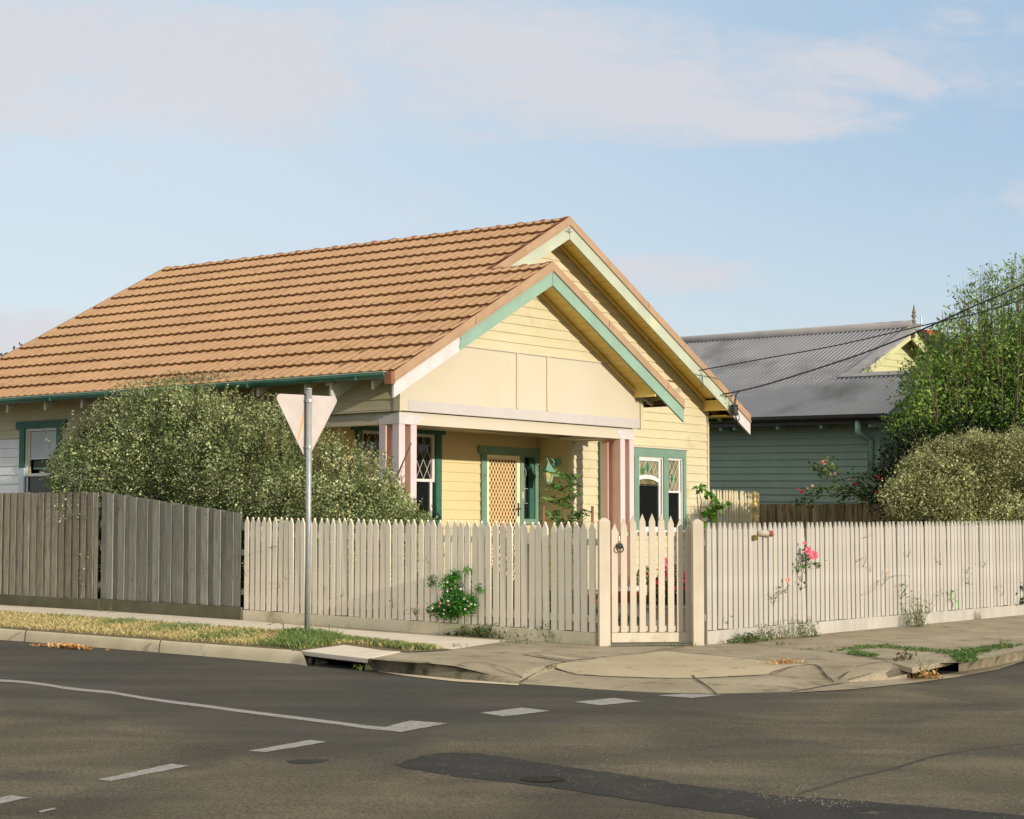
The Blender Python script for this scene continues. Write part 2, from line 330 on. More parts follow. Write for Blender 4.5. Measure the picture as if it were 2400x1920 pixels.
# ================================================================ GROUND
def struct(o, label=None): o['kind'] = 'structure'; return o
def sheet(name, px, dz, m, jit=0.):                 # polygon on the ground given by sight lines to its corners
    pts = [gp(u, v, dz) for u, v in px]
    if jit:
        rj = random.Random(len(px)); q = []
        for i, p in enumerate(pts):
            n_ = pts[(i+1) % len(pts)]; L = (n_-p).length; k = max(1, min(60, int(L/.06)))
            for j in range(k):
                c = p*(1-j/k)+n_*(j/k); c.x += rj.gauss(0, jit); c.y += rj.gauss(0, jit); c.z = gz(c.x, c.y)+dz; q.append(c)
        pts = q
    b = MB(); b.quad(*pts); o = b.build(name, m, solid=-1)
    me = o.data
    if me.polygons[0].normal.z < 0: me.flip_normals()
    return o
# one terrain sheet to the horizon
b = MB(); xs = [-900, -200, -60, -30, -16, -8, 0, 8, 16, 30, 60, 200, 900]; ys = [-300, -60, -20, 0, 10, 20, 30, 44, 60, 100, 300, 900, 1500]
for y in ys:
    for x in xs: b.v.append((x, y, GD - .0065*max(-16, min(16, x)) + .0178*max(-20, min(y, 44)) - .20))
for j in range(len(ys)-1):
    for i in range(len(xs)-1): q = j*len(xs)+i; b.f.append((q, q+1, q+1+len(xs), q+len(xs)))
struct(b.build('ground', M['lawn'], solid=-1))
def gquad(name, pts, dz, m):
    b = MB(); b.quad(*[(x, y, gz(x, y)+dz) for x, y in pts]); o = b.build(name, m, solid=-1)
    if o.data.polygons[0].normal.z < 0: o.data.flip_normals()
    return struct(o)
# road: a big sheet of old coarse asphalt 13 cm below the kerb tops
gquad('road', [(-16, -19), (16, -19), (16, 30), (-16, 30)], -.115, M['asphalt'])

KB = [(-400, 1467), (0, 1500), (59, 1504), (377, 1530), (540, 1543.5), (685, 1556), (760, 1566), (862, 1571), (885, 1573), (970, 1581), (1066, 1591), (1216, 1603)]
KT = [(-400, 1441), (0, 1474), (59, 1478), (377, 1502), (540, 1514), (688, 1525), (703, 1526), (862, 1543), (885, 1544.5), (970, 1551), (1066, 1561), (1216, 1598)]
KF = [(-400, 1388), (0, 1417), (59, 1421), (231, 1429), (400, 1440), (573, 1451), (620, 1456), (740, 1466), (850, 1474), (1000, 1484), (1150, 1494), (1398, 1512)]
RB = [(1216, 1603), (1300, 1609), (1400, 1617), (1540, 1625), (1680, 1628), (1850, 1624), (1986, 1600), (2060, 1595), (2137, 1590), (2247, 1575), (2328, 1562), (2400, 1546), (2700, 1492)]
RT = [(1216, 1598), (1301, 1571), (1349, 1582), (1516, 1591), (1623, 1591.5), (1800, 1583), (1986, 1592), (2060, 1573), (2133, 1556), (2247, 1553), (2328, 1538), (2400, 1522), (2700, 1470)]
RD = [-.11, -.06, -.078, -.085, -.085, -.078, -.09, -.04, 0, 0, 0, 0, 0]
RF = [(1398, 1512), (1415, 1512), (1440, 1512), (1500, 1512), (1600, 1511), (1650, 1509), (1750, 1501), (1850, 1492), (2000, 1478), (2140, 1461), (2270, 1449), (2400, 1439), (2700, 1412)]
def loft(cols, name, m, smooth=True):
    b = MB(); n = len(cols[0])
    for c in cols: b.v += [tuple(p) for p in c]
    for i in range(len(cols)-1):
        for j in range(n-1): q = i*n+j; b.f.append((q, q+n, q+n+1, q+1))
    o = b.build(name, m, smooth=smooth, solid=-1)
    if sum(p.normal.z for p in o.data.polygons) < 0: o.data.flip_normals()
    return o
def lerp(a, b, t): return a*(1-t)+b*t
def prj(p):
    d = p-O; Fw = d.y*CO+d.z*SI; U = -d.y*SI+d.z*CO; return 1200+F_PX*d.x/Fw, 960-F_PX*U/Fw
def interp(x, pts):
    for (a, c), (e, g_) in zip(pts, pts[1:]):
        if a <= x <= e: return c+(g_-c)*(x-a)/(e-a)
    return pts[0][1] if x < pts[0][0] else pts[-1][1]
def ramp(u, v):                                    # fall of the crossing below the footpath level
    if u < 1150 or u > 1995: return 0.
    toe = interp(u, [(1150, 1600), (1216, 1598), (1301, 1574), (1349, 1582), (1516, 1591), (1623, 1591.5), (1800, 1584), (1905, 1573), (1995, 1600)])
    dp = interp(u, [(1150, 0), (1216, .098), (1301, .072), (1516, .085), (1800, .078), (1905, .07), (1960, .045), (1995, .0)])
    return -dp*max(0, min(1.15, (v-1526)/(toe-1526)))**1.7
def pave_cols(F, T, D, back=.12):
    cols = []
    for f_, t_, d in zip(F, T, D):
        a = gp(*f_); c = gp(*t_, d); inward = (a-c); inward.z = 0; inward.normalize()
        far = a + inward*back; far.z = gz(far.x, far.y)
        col = [far, a]
        for k in (.2, .4, .55, .7, .8, .9, 1): 
            p = lerp(a, c, k); p.z = gz(p.x, p.y); p.z += (ramp(*prj(p)) if k < 1 else d); col.append(p)
        cols.append(col)
    return cols
struct(loft(pave_cols(KF[:7], KT[:7], [0]*7), 'footpath', M['conc']))
lidgap = [gp(703, 1526), gp(862, 1543)]
struct(loft(pave_cols([KF[6], KF[7]], [(807, 1511), (950, 1525)], [0, 0]), 'pavement', M['conc']))
struct(loft(pave_cols(KF[7:], [KT[7]] + KT[8:], [0, 0, 0, 0, -.11]), 'corner_pavement', M['conc']))
struct(loft(pave_cols(RF, RT, RD), 'corner_pavement', M['conc']))
def kerb(T, Bt, D, name, m, prof=((-.10, 0), (0, 0), (.18, -.005), (.40, -.022), (.62, -.052), (.82, -.088), (1, -.13)), lift=.004):
    cols = []
    for t_, b_, d in zip(T, Bt, D):
        t = gp(*t_, d); c = gp(*b_, -.115); dr = (c-t); dr.z = 0; L = dr.length; dr = dr.normalized() if L > 0 else dr
        hgt = .115 + d; col = []
        for a, z in prof:
            w = a*max(L, .05) if a > 0 else a*1.5
            p = t + dr*w; p.z = gz(p.x, p.y) + d + z/.13*hgt + (lift if z > -.105 else -.004); col.append(p)
        cols.append(col)
    return loft(cols, name, m)
o = kerb(KT[:6], KB[:6], [0]*6, 'kerb', M['kerbm']); struct(o)
o = kerb(KT[5:7], [KB[5], (720, 1561)], [0]*2, 'kerb', M['kerbm']); struct(o)
o = kerb(KT[7:], KB[7:], [0, 0, 0, -.01, -.107], 'old_kerb', M['kerb_old']); struct(o)
o = kerb(RT[6:9], RB[6:9], [-.10, -.04, 0], 'old_kerb', M['conc']); struct(o)
o = kerb(RT[9:], RB[9:], [0]*4, 'old_kerb', M['kerb_old']); struct(o)
# concrete toe of the crossing, between the pavement and the asphalt
cols = []
for t_, b_, d in list(zip(RT, RB, RD))[:7]:
    t = gp(*t_, d); c = gp(*b_, -.115); cols.append([t+Vector((0, 0, .003)), lerp(t, c, .5)+Vector((0, 0, .002)), c+Vector((0, 0, -.003))])
struct(loft(cols, 'gutter_apron', M['conc']))
# gutter strip in front of the right hand kerb
struct(sheet('gutter_strip', [(1850, 1624), (1986, 1600), (2060, 1595), (2137, 1590), (2247, 1575), (2330, 1562), (2400, 1546.5), (2400, 1549), (2340, 1569), (2235, 1588), (2137, 1601), (2003, 1615)], -.109, M['conc']))
struct(sheet('gutter_strip', [(881, 1573), (970, 1581), (1066, 1591), (1216, 1603), (1216, 1606), (1066, 1597), (950, 1584)], -.109, M['kerbm']))
# light footpath along the side street, crescent slab, verge
struct(sheet('footpath', [(-400, 1390), (0, 1419), (231, 1431), (573, 1454), (850, 1478), (1196, 1502), (1063, 1522), (787, 1496), (668, 1484), (300, 1456), (0, 1437), (-400, 1408)], .004, M['conc_lt']))
struct(sheet('verge', [(-400, 1407), (0, 1436), (300, 1455.5), (668, 1483), (800, 1496), (940, 1511), (1063, 1522), (1010, 1526), (960, 1528), (900, 1524), (807, 1511), (740, 1520), (705, 1525), (688, 1523), (377, 1500), (0, 1472), (-400, 1439)], .008, M['soil']))
from mathutils.bvhtree import BVHTree
from mathutils.geometry import delaunay_2d_cdt
bv, bf = [], []
for o in COL.objects:
    if o.type == 'MESH' and o.name.split('.')[0] in ('pavement', 'corner_pavement', 'footpath', 'gutter_apron', 'old_kerb'):
        k0 = len(bv); bv += [v.co.copy() for v in o.data.vertices]; bf += [tuple(k0+i for i in p.vertices) for p in o.data.polygons]
BVH = BVHTree.FromPolygons(bv, bf)
def zs(x, y, strict=False):                                      # height of the paving under a point
    h = BVH.ray_cast(Vector((x, y, 3)), Vector((0, 0, -1)), 6); return h[0].z if h[0] else (None if strict else gz(x, y))
def drape(name, px, lift, m, dzf=lambda u, v: 0., step=.14):
    P = [gp(u, v, dzf(u, v)) for u, v in px]; B2 = []
    for i, p in enumerate(P):
        q = P[(i+1) % len(P)]; k = max(1, int((q-p).length/.1))
        for t in range(k): B2.append(Vector((p.x+(q.x-p.x)*t/k, p.y+(q.y-p.y)*t/k)))
    n_ = len(B2); inner = []; x0, x1 = min(p.x for p in B2), max(p.x for p in B2); y0, y1 = min(p.y for p in B2), max(p.y for p in B2)
    X = x0
    while X < x1:
        Y = y0
        while Y < y1:
            ins = False; j2 = n_-1
            for i2 in range(n_):
                a, b_ = B2[i2], B2[j2]
                if (a.y > Y) != (b_.y > Y) and X < (b_.x-a.x)*(Y-a.y)/(b_.y-a.y)+a.x: ins = not ins
                j2 = i2
            if ins and min((Vector((X, Y))-q).length for q in B2) > .05: inner.append(Vector((X, Y)))
            Y += step
        X += step
    vs_, es_, fs_, *_r = delaunay_2d_cdt(B2+inner, [(i, (i+1) % n_) for i in range(n_)], [], 1, 1e-5)
    b = MB(); b.v = [(v.x, v.y, zs(v.x, v.y)+lift) for v in vs_]; b.f = [tuple(f) for f in fs_]
    o = b.build(name, m, solid=-1, smooth=True)
    if sum(p.normal.z for p in o.data.polygons) < 0: o.data.flip_normals()
    return struct(o)
drape('crescent_slab', [(1301, 1571), (1294, 1567), (1320, 1558), (1349, 1550), (1420, 1541), (1500, 1534), (1560, 1527), (1600, 1531), (1680, 1539), (1771, 1548), (1850, 1560), (1905, 1570), (1800, 1582), (1700, 1588), (1623, 1590), (1516, 1590), (1420, 1587), (1349, 1581)], .005, M['conc_mid'], ramp)
def joint(px, w=.012, dz=.0095, name='slab_joint', m='crack', zf=None):
    b = MB(); Q = [gp(u, v, zf(u, v) if zf else (dz if dz < -.02 else 0)) for u, v in px]; P = []
    for i in range(len(Q)-1):
        k = max(1, int((Q[i+1]-Q[i]).length/.07))
        for t in range(k): P.append(lerp(Q[i], Q[i+1], t/k))
    P.append(Q[-1])
    for p in P:
        z_ = zs(p.x, p.y, True); p.z = -99 if z_ is None else z_+.009
    P = [p for p in P if p.z > -9]
    for i in range(len(P)-1):
        if (P[i+1]-P[i]).length > .25: continue
        d = (P[i+1]-P[i]); nrm = Vector((-d.y, d.x, 0)).normalized()*w/2*(.6+.8*random.random())
        b.quad(P[i]-nrm, P[i+1]-nrm, P[i+1]+nrm, P[i]+nrm)
    o = b.build(name, M[m], solid=-1)
    if sum(p.normal.z for p in o.data.polygons) < 0: o.data.flip_normals()
    return struct(o)
def zramp(u, v): return ramp(u, v)
def zramp_old(u, v): return -.098*max(0, min(1, (v-1528)/60.))**1.3 if 1250 < u < 1990 else -.095*max(0, min(1, (v-1556)/42.))**1.5
joint([(1208, 1597), (1240, 1583), (1294, 1567), (1349, 1550), (1420, 1541), (1500, 1534), (1547, 1524.5), (1602, 1518)], zf=zramp, w=.02)
joint([(1563, 1526), (1600, 1531), (1771, 1548), (1908, 1570), (1960, 1586), (1986, 1597)], zf=zramp, w=.02, dz=.014)
joint([(1722, 1505), (1800, 1514), (1934, 1527), (2093, 1550)], w=.018)
joint([(1623, 1592), (1660, 1610), (1685, 1626)], dz=-.095, w=.02)
joint([(1301, 1571), (1349, 1581), (1420, 1587), (1516, 1590.5), (1623, 1591), (1771, 1584), (1905, 1571)], zf=ramp, dz=.013, w=.014)
joint([(1905, 1571.5), (1960, 1569), (2010, 1558), (2093, 1550), (2138, 1555)], dz=-.02, w=.012)
joint([(1070, 1562), (1095, 1553), (1130, 1552), (1170, 1560), (1225, 1566)], dz=.008, w=.01)
for u, v in ((62, 1478), (377, 1502), (688, 1524)):
    a = gp(u, v, .006); c = gp(u-5, v+28, -.111)
    joint([(u, v-1), (u-1, v+3)], dz=.0065, w=.012)
    b = MB(); m_ = gp(u-1, v+4, .0); b.tube([a+Vector((0,0,.0)), lerp(a, c, .45)+Vector((0,0,.030)), c+Vector((0,0,.0))], .007, 6); struct(b.build('kerb_joint', M['crack']))
# access cover in the pavement
drape('access_cover', [(1225, 1534), (1275, 1530), (1398, 1542.5), (1343, 1550)], .004, M['conc'])
joint([(1225, 1534), (1275, 1530), (1398, 1542.5), (1343, 1550), (1225, 1534)], dz=.011, w=.010)
joint([(1250, 1534.5), (1277, 1532), (1380, 1543), (1340, 1547), (1250, 1534.5)], dz=.012, w=.006)
drape('cover_infill', [(1262, 1536), (1279, 1534), (1366, 1543), (1340, 1545.5)], .007, M['conc_mid'], step=.08)
# storm drain pits
def pit(lid_px, open_px, lid_t, mat_lid):
    P = [gp(u, v, .006) for u, v in lid_px]
    root = empty('drain_pit', P[0]); 
    b = MB(); b.ext([p - P[0] for p in P], (0, 0, -lid_t)); o = b.build('lid', mat_lid, root, bevel=.006)
    a, c = gp(*open_px[0], -.115), gp(*open_px[1], -.115)
    inn = Vector((EY.x*.0 + (P[2]-P[1]).x, (P[2]-P[1]).y, 0)).normalized()
    b = MB(); z0, z1 = -.01, .115-lid_t-.002
    A = a-P[0]; C_ = c-P[0]; D1 = inn*.55
    up = Vector((0, 0, z1)); dn = Vector((0, 0, -.02))
    b.quad(A+D1+dn, C_+D1+dn, C_+D1+up, A+D1+up); b.quad(A+dn, A+D1+dn, A+D1+up, A+up); b.quad(C_+dn, C_+D1+dn, C_+D1+up, C_+up)
    fl = Vector((0, 0, .006)); b.quad(A+fl, C_+fl, C_+D1+fl, A+D1+fl)
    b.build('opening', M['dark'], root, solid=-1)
    return root
r_ = pit([(703, 1525), (862, 1543.5), (953, 1524), (807, 1510.5)], [(722, 1561), (862, 1570)], .045, M['conc_lt'])
tag(r_, 'concrete lidded storm drain pit in the kerb beside the give way sign', 'drain')
b = MB(); P0 = r_.location; f0, f1 = gp(703, 1525, .0)-P0, gp(862, 1543.5, .0)-P0
dn = Vector((0, 0, -.052)); off = (f0-f1).cross(Vector((0, 0, 1))).normalized()*-.003
off = off if (off.y < 0) else -off
b.quad(f0+off, f1+off, f1+off+dn, f0+off+dn); b.build('lid_edge', M['lidm'], r_, solid=-1)
# broken stone cheek and end block
def rock(c, sx, sy, sz, m, parent, name):
    import bmesh
    bm = bmesh.new(); bmesh.ops.create_icosphere(bm, subdivisions=3, radius=1)
    for v in bm.verts:
        n_ = 1 + .18*math.sin(5*v.co.x+2)*math.cos(4*v.co.y) + .1*math.sin(9*v.co.z+v.co.x*7); v.co = Vector((v.co.x*sx, v.co.y*sy, v.co.z*sz))*n_
    me = bpy.data.meshes.new(name); bm.to_mesh(me); bm.free(); me.materials.append(m)
    o = bpy.data.objects.new(name, me); COL.objects.link(o); o.parent = parent; o.location = c; return o
rock(gp(735, 1553, -.10)-P0+Vector((0, .08, 0)), .17, .09, .065, M['kerb_old'], r_, 'broken_cheek').rotation_euler = (0, 0, -.75)
r2 = pit([(2138, 1566), (2244, 1543), (2079, 1522), (2001, 1528)], [(2137, 1590), (2247, 1575)], .05, M['conc'])
tag(r2, 'concrete lidded storm drain pit in the weedy kerb at the right', 'drain')
# asphalt of the side street, darker and smoother
# newer smooth asphalt of the side street meets the old coarse asphalt along this ragged line
def road_blend():
    Mt = M['asphalt']; t = Mt.node_tree; n = t.nodes; l = t.links; p = n['Principled BSDF']
    src = p.inputs['Base Color'].links[0].from_socket
    line = [gp(u, v, -.115) for u, v in ((-900, 1600), (-400, 1615), (0, 1640), (150, 1648), (300, 1672), (420, 1700), (560, 1738), (700, 1762), (841, 1764), (960, 1742), (1127, 1708), (1300, 1694), (1500, 1678), (1585, 1668), (1817, 1636), (2100, 1600))]
    x0_, x1_, y0_, y1_ = -10., 6., 10., 24.
    g = n.new('ShaderNodeNewGeometry'); sp_ = n.new('ShaderNodeSeparateXYZ'); l.new(g.outputs['Position'], sp_.inputs[0])
    def mth(op, a, b_=None):
        q = n.new('ShaderNodeMath'); q.operation = op
        for i, v in enumerate((a, b_)):
            if v is None: continue
            if isinstance(v, (int, float)): q.inputs[i].default_value = v
            else: l.new(v, q.inputs[i])
        return q.outputs[0]
    fx = mth('DIVIDE', mth('SUBTRACT', sp_.outputs[0], x0_), x1_-x0_)
    cr = n.new('ShaderNodeValToRGB'); l.new(fx, cr.inputs[0]); e = cr.color_ramp.elements
    pts = sorted([((p_.x-x0_)/(x1_-x0_), (p_.y-y0_)/(y1_-y0_)) for p_ in line]); pts = [q for q in pts if 0 <= q[0] <= 1]
    while len(e) < len(pts): e.new(.5)
    for i, (a, b_) in enumerate(pts): e[i].position = a; e[i].color = (b_, b_, b_, 1)
    yb = mth('ADD', mth('MULTIPLY', cr.outputs[0], y1_-y0_), y0_)
    nzr = n.new('ShaderNodeTexNoise'); nzr.inputs['Scale'].default_value = 1.3; nzr.inputs['Detail'].default_value = 9; l.new(g.outputs['Position'], nzr.inputs['Vector'])
    d_ = mth('ADD', mth('SUBTRACT', sp_.outputs[1], yb), mth('MULTIPLY', mth('SUBTRACT', nzr.outputs[0], .5), 1.8))
    mk = n.new('ShaderNodeMapRange'); l.new(d_, mk.inputs[0]); mk.inputs[1].default_value = -.55; mk.inputs[2].default_value = .35
    # smooth asphalt colour
    n1 = n.new('ShaderNodeTexNoise'); n1.inputs['Scale'].default_value = .7; n1.inputs['Detail'].default_value = 6; l.new(g.outputs['Position'], n1.inputs['Vector'])
    c1 = n.new('ShaderNodeValToRGB'); l.new(n1.outputs[0], c1.inputs[0]); c1.color_ramp.elements[0].position = .32; c1.color_ramp.elements[1].position = .72
    c1.color_ramp.elements[0].color = lin('#3f3e37'); c1.color_ramp.elements[1].color = lin('#514d42')
    n2 = n.new('ShaderNodeTexNoise'); n2.inputs['Scale'].default_value = 95; n2.inputs['Detail'].default_value = 3; l.new(g.outputs['Position'], n2.inputs['Vector'])
    g2 = n.new('ShaderNodeMapRange'); l.new(n2.outputs[0], g2.inputs[0]); g2.inputs[1].default_value = .3; g2.inputs[2].default_value = .7; g2.inputs[3].default_value = .68; g2.inputs[4].default_value = 1.32
    vs = n.new('ShaderNodeVectorMath'); vs.operation = 'SCALE'; l.new(c1.outputs[0], vs.inputs[0]); l.new(g2.outputs[0], vs.inputs['Scale'])
    mixn = n.new('ShaderNodeMixRGB'); l.new(mk.outputs[0], mixn.inputs[0]); l.new(src, mixn.inputs[1]); l.new(vs.outputs[0], mixn.inputs[2])
    # long faint tyre-worn bands following both streets
    wv = n.new('ShaderNodeTexNoise'); mp = n.new('ShaderNodeMapping'); mp.inputs['Rotation'].default_value = (0, 0, R(40)); mp.inputs['Scale'].default_value = (.25, 2.2, 1); l.new(g.outputs['Position'], mp.inputs[0]); l.new(mp.outputs[0], wv.inputs['Vector']); wv.inputs['Scale'].default_value = 1.0; wv.inputs['Detail'].default_value = 5
    wr = n.new('ShaderNodeMapRange'); l.new(wv.outputs[0], wr.inputs[0]); wr.inputs[1].default_value = .35; wr.inputs[2].default_value = .65; wr.inputs[3].default_value = .84; wr.inputs[4].default_value = 1.12
    v2 = n.new('ShaderNodeVectorMath'); v2.operation = 'SCALE'; l.new(mixn.outputs[0], v2.inputs[0]); l.new(wr.outputs[0], v2.inputs['Scale']); l.new(v2.outputs[0], p.inputs['Base Color'])
road_blend()
struct(sheet('asphalt_patch', [(919, 1791.5), (950, 1783), (1000, 1768), (1060, 1763), (1127, 1766.5), (1190, 1775), (1257, 1786), (1368, 1802.5), (1500, 1821), (1632, 1842), (1817, 1863), (2003, 1876), (2200, 1893), (2430, 1914), (2430, 1990), (1900, 1935), (1725, 1909), (1539, 1884), (1330, 1851), (1182, 1832), (1071, 1819.5), (960, 1801)], -.1128, M['patch'], jit=.008))
struct(sheet('asphalt_stain', [(668, 1784), (690, 1780.5), (730, 1780), (768, 1779.5), (772, 1783), (745, 1789), (705, 1791), (675, 1788)], -.1125, M['patch'], jit=.012))
struct(sheet('tar_seam', [(1860, 1862), (1990, 1822), (2090, 1800), (2180, 1772), (2300, 1752), (2400, 1742), (2400, 1744), (2300, 1755), (2185, 1775), (2092, 1804), (1992, 1826), (1868, 1864)], -.1132, M['asphalt_dk'], jit=.004))
mh = MB(); c = gp(1271, 1825.6, -.1105)
mh.v = [tuple(c)] + [tuple(c + Vector((.13*math.cos(a), .13*math.sin(a), 0))) for a in [i*math.pi/12 for i in range(24)]]
mh.f = [(0, 1+i, 1+(i+1) % 24) for i in range(24)]
o = mh.build('valve_cover', mat('rusted_cover_iron', '#2b2823', '#38342d', .95, 20, spec=.05, bump=.3), solid=-1); tag(o, 'small round black iron valve cover set in the dark asphalt patch', 'valve cover')
# painted markings
def mark(px, name='road_marking', dz=-.1118):
    o = sheet(name, px, dz, M['paint'], jit=.004); struct(o); return o
cl = [(0,660),(90,665),(180,673),(300,688),(400,705),(500,718),(700,735),(900,770),(1100,798),(1300,822),(1500,850),(1700,875),(1900,900),(2156,932)]
cl = [(x/2.695, 1350+y/2.695) for x, y in cl]; cl = [(-400, 1565), (-200, 1580)] + cl + [(850, 1703), (930, 1711)]
wd = [2.2, 2.4, 2.6, 2.6, 2.7, 2.7, 2.8, 2.8, 2.9, 3.0, 3.1, 3.2, 3.3, 3.4, 3.5, 3.6, 3.8, 4]
b = MB()
for i, (u, v) in enumerate(cl):
    w = wd[i]*1.0; b.v += [tuple(gp(u, v-w, -.1118)), tuple(gp(u, v+w, -.1118))]
for i in range(len(cl)-1): b.f.append((2*i, 2*i+2, 2*i+3, 2*i+1))
o = b.build('edge_line', M['paint'], solid=-1); 
if o.data.polygons[0].normal.z < 0: o.data.flip_normals()
struct(o)
mark([(885, 1708), (960, 1689), (1050, 1695), (938, 1716)], dz=-.1108)
mark([(1125, 1671), (1223, 1658.5), (1290, 1666), (1180, 1679)])
mark([(1346, 1645), (1438, 1636), (1504, 1643.6), (1405, 1653)])
mark([(1541, 1630), (1600, 1625.8), (1693, 1628.6), (1623, 1636)], dz=-.1112)
mark([(581, 1760), (727, 1734), (768, 1738.5), (623, 1762.6)])
mark([(228, 1827), (401, 1790), (445, 1794.5), (260, 1830.5)])
mark([(-120, 1893), (26, 1864), (68, 1869), (-80, 1901)])
mark([(90, 1901), (126, 1893), (128, 1896), (95, 1904)])
# loose stones and specks along the patch edge
V = []
rs = random.Random(3)
def stones(n, ufn, name, m, sz):
    b = MB()
    for i in range(n):
        u, v = ufn(); p = gp(u, v, -.1135); s = sz*rs.uniform(.5, 1.4)
        a = rs.uniform(0, 6.28); x = Vector((math.cos(a), math.sin(a), 0))*s; y = Vector((-math.sin(a), math.cos(a), 0))*s*.7
        b.add([p-x, p+y, p+x, p-y, p+Vector((0, 0, s*.8))], [(0, 1, 4), (1, 2, 4), (2, 3, 4), (3, 0, 4)])
    o = b.build(name, m, solid=-1); o['kind'] = 'stuff'; return o
o = stones(200, lambda: ((lambda t: (1750+t*290+rs.gauss(0, 18), 1863+t*26+rs.gauss(0, 6)))(rs.betavariate(2, 2))), 'gravel', M['conc'], .0045)
tag(o, 'loose pale gravel along the edge of the dark patch', 'gravel')
o = stones(350, lambda: (lambda t: (950+t*1500+rs.gauss(0, 30), 1780+t*125+rs.gauss(0, 22)))(rs.random()), 'gravel', M['conc'], .004)
tag(o, 'fine grit scattered over the road surface', 'gravel')
# yards behind the fences, one lawn sheet following the slope
fl = [gp(-400, 1388), gp(0, 1417), gp(573, 1451), gp(1398, 1512), gp(1650, 1509), gp(2000, 1478), gp(2400, 1439), gp(2700, 1412)]
b = MB()
for p in fl:
    b.v.append((p.x, p.y, gz(p.x, p.y)+.001))
for p in fl:
    b.v.append((p.x*1.0 + (p.x-.5)*1.1, 44, gz(p.x*1.0+(p.x-.5)*1.1, 44)+.001))
for i in range(len(fl)-1): b.f.append((i, i+1, len(fl)+i+1, len(fl)+i))
struct(b.build('garden', M['soil'], solid=-1))
o = sheet('garden_path', [(1428, 1514), (1625, 1512), (1500, 1425), (1440, 1425)], .006, M['paver']); struct(o)
struct(sheet('garden_path', [(1500, 1425), (1440, 1425), (1100, 1408), (1160, 1403), (1660, 1418), (1660, 1426)], .0075, M['paver']))

# ================================================================ THE CREAM HOUSE
house = tag(empty('weatherboard_house', H0, HROT), 'cream weatherboard cottage with terracotta tiled roof, green barge boards and a front porch', 'house')
T1, T2, SR, SB = 1.05, 1.69, 5.056, 8.80
K = .530; SE, ZE = -.61, 3.09                     # eave line of the tiled slope and its pitch
SP, SM = 2.60, 4.40                                # ridge of the porch gable and of the main gable
def zr(s): return ZE + K*(s-SE) if s <= SM else ZE + K*(2*SM-s-SE)
def zp(s): return ZE + K*(s-SE) if s <= SP else ZE + K*(2*SP-s-SE)
BACK = 9.10

def boards(name, m, plane, amin, amax, z0, z1, pitch=.1336, phase=0., holes=(), out=.020, parent=house, cornerfn=None):
    """lapped boards; plane(a, z, o) gives the point at run a, height z, o proud of the wall; amin/amax may depend on z"""
    b = MB(); k = math.floor((z0-phase)/pitch); f1 = amin if callable(amin) else (lambda z: amin); f2 = amax if callable(amax) else (lambda z: amax)
    while phase + k*pitch < z1:
        za, zb = phase+k*pitch, phase+(k+1)*pitch; k += 1
        lo, hi = max(za, z0), min(zb, z1)
        if hi-lo < .004: continue
        cuts = sorted({lo, hi} | {h for H in holes for h in H[2:] if lo < h < hi})
        for c0, c1 in zip(cuts, cuts[1:]):
            o0 = out - (out-.003)*(c0-za)/pitch; o1 = out - (out-.003)*(c1-za)/pitch
            L0, L1, R0, R1 = f1(c0), f1(c1), f2(c0), f2(c1)
            if L0 >= R0: continue
            segs = [(max(L0, -99), R0, L1, R1)]
            mid = (c0+c1)/2
            for H in holes:
                if H[2] < mid < H[3]:
                    ns = []
                    for a, c, a1, c1_ in segs:
                        if H[1] <= a or H[0] >= c: ns.append((a, c, a1, c1_)); continue
                        if H[0] > a: ns.append((a, H[0], a1, H[0]))
                        if H[1] < c: ns.append((H[1], c, H[1], c1_))
                    segs = ns
            for a, c, a1, c1_ in segs:
                # long boards get butt joints and slight waver
                b.quad(plane(a, c0, o0), plane(c, c0, o0), plane(max(c1_, a1), c1, o1), plane(a1, c1, o1))
                if abs(c0-za) < 1e-6: b.quad(plane(a, c0, 0), plane(c, c0, 0), plane(c, c0, o0), plane(a, c0, o0))
    return b.build(name, m, parent, solid=-1)
pf = lambda t: (lambda a, z, o: (a, t-o, z))      # walls facing the front street
ps = lambda s: (lambda a, z, o: (s-o, a, z))      # walls facing the side street

WIN_A = (5.926, 8.121, 1.16, 2.49)                # big front window
WIN_B = (1.00, 2.77, 1.10, 2.646)                 # window in the porch
DOOR = (3.68, 4.60, .31, 2.31); SIDEL = (4.60, 5.05, 1.30, 2.31)
WIN_C = (6.575, 7.535, 1.10, 2.70)                # side street window
wall_main = boards('front_wall', M['cream'], pf(T1), lambda z: (0 if z > 2.6 else SR), lambda z: SB, .30, 2.98, .1336, 2.126, holes=[WIN_A])
boards('gable_wall', M['cream'], pf(T1), lambda z: max(-.02, SE+(z-ZE+.10)/K), lambda z: min(SB, 2*SM-(SE+(z-ZE+.10)/K)), 2.98, 5.62, .1336, 2.126)
boards('porch_wall', M['porch_cream'], pf(T2), 0, SR, .31, 2.60, .1345, 1.753, holes=[WIN_B, DOOR, SIDEL])
boards('return_wall', M['porch_cream'], ps(SR), T1, T2, .31, 2.60, .1345, 1.753)
boards('side_wall', M['cream'], ps(0), T2, BACK, 2.564, 3.4, .1340, 2.025, holes=[WIN_C])
boards('side_wall_primed', M['sidewhite'], ps(0), 6.10, BACK, .30, 2.564, .1340, 2.025, holes=[WIN_C])
boards('side_wall_lower', M['cream'], ps(0), T2, 6.10, .30, 2.564, .1340, 2.025)
boards('side_wall_porch', M['cream'], ps(-.06), -.06, T2, 2.68, 3.3, .1340, 2.025+.1340*5)
b = MB(); b.box(SB-.02, SB, T1, BACK, .05, 3.25); b.box(0, SB, BACK, BACK+.03, .05, 3.25)
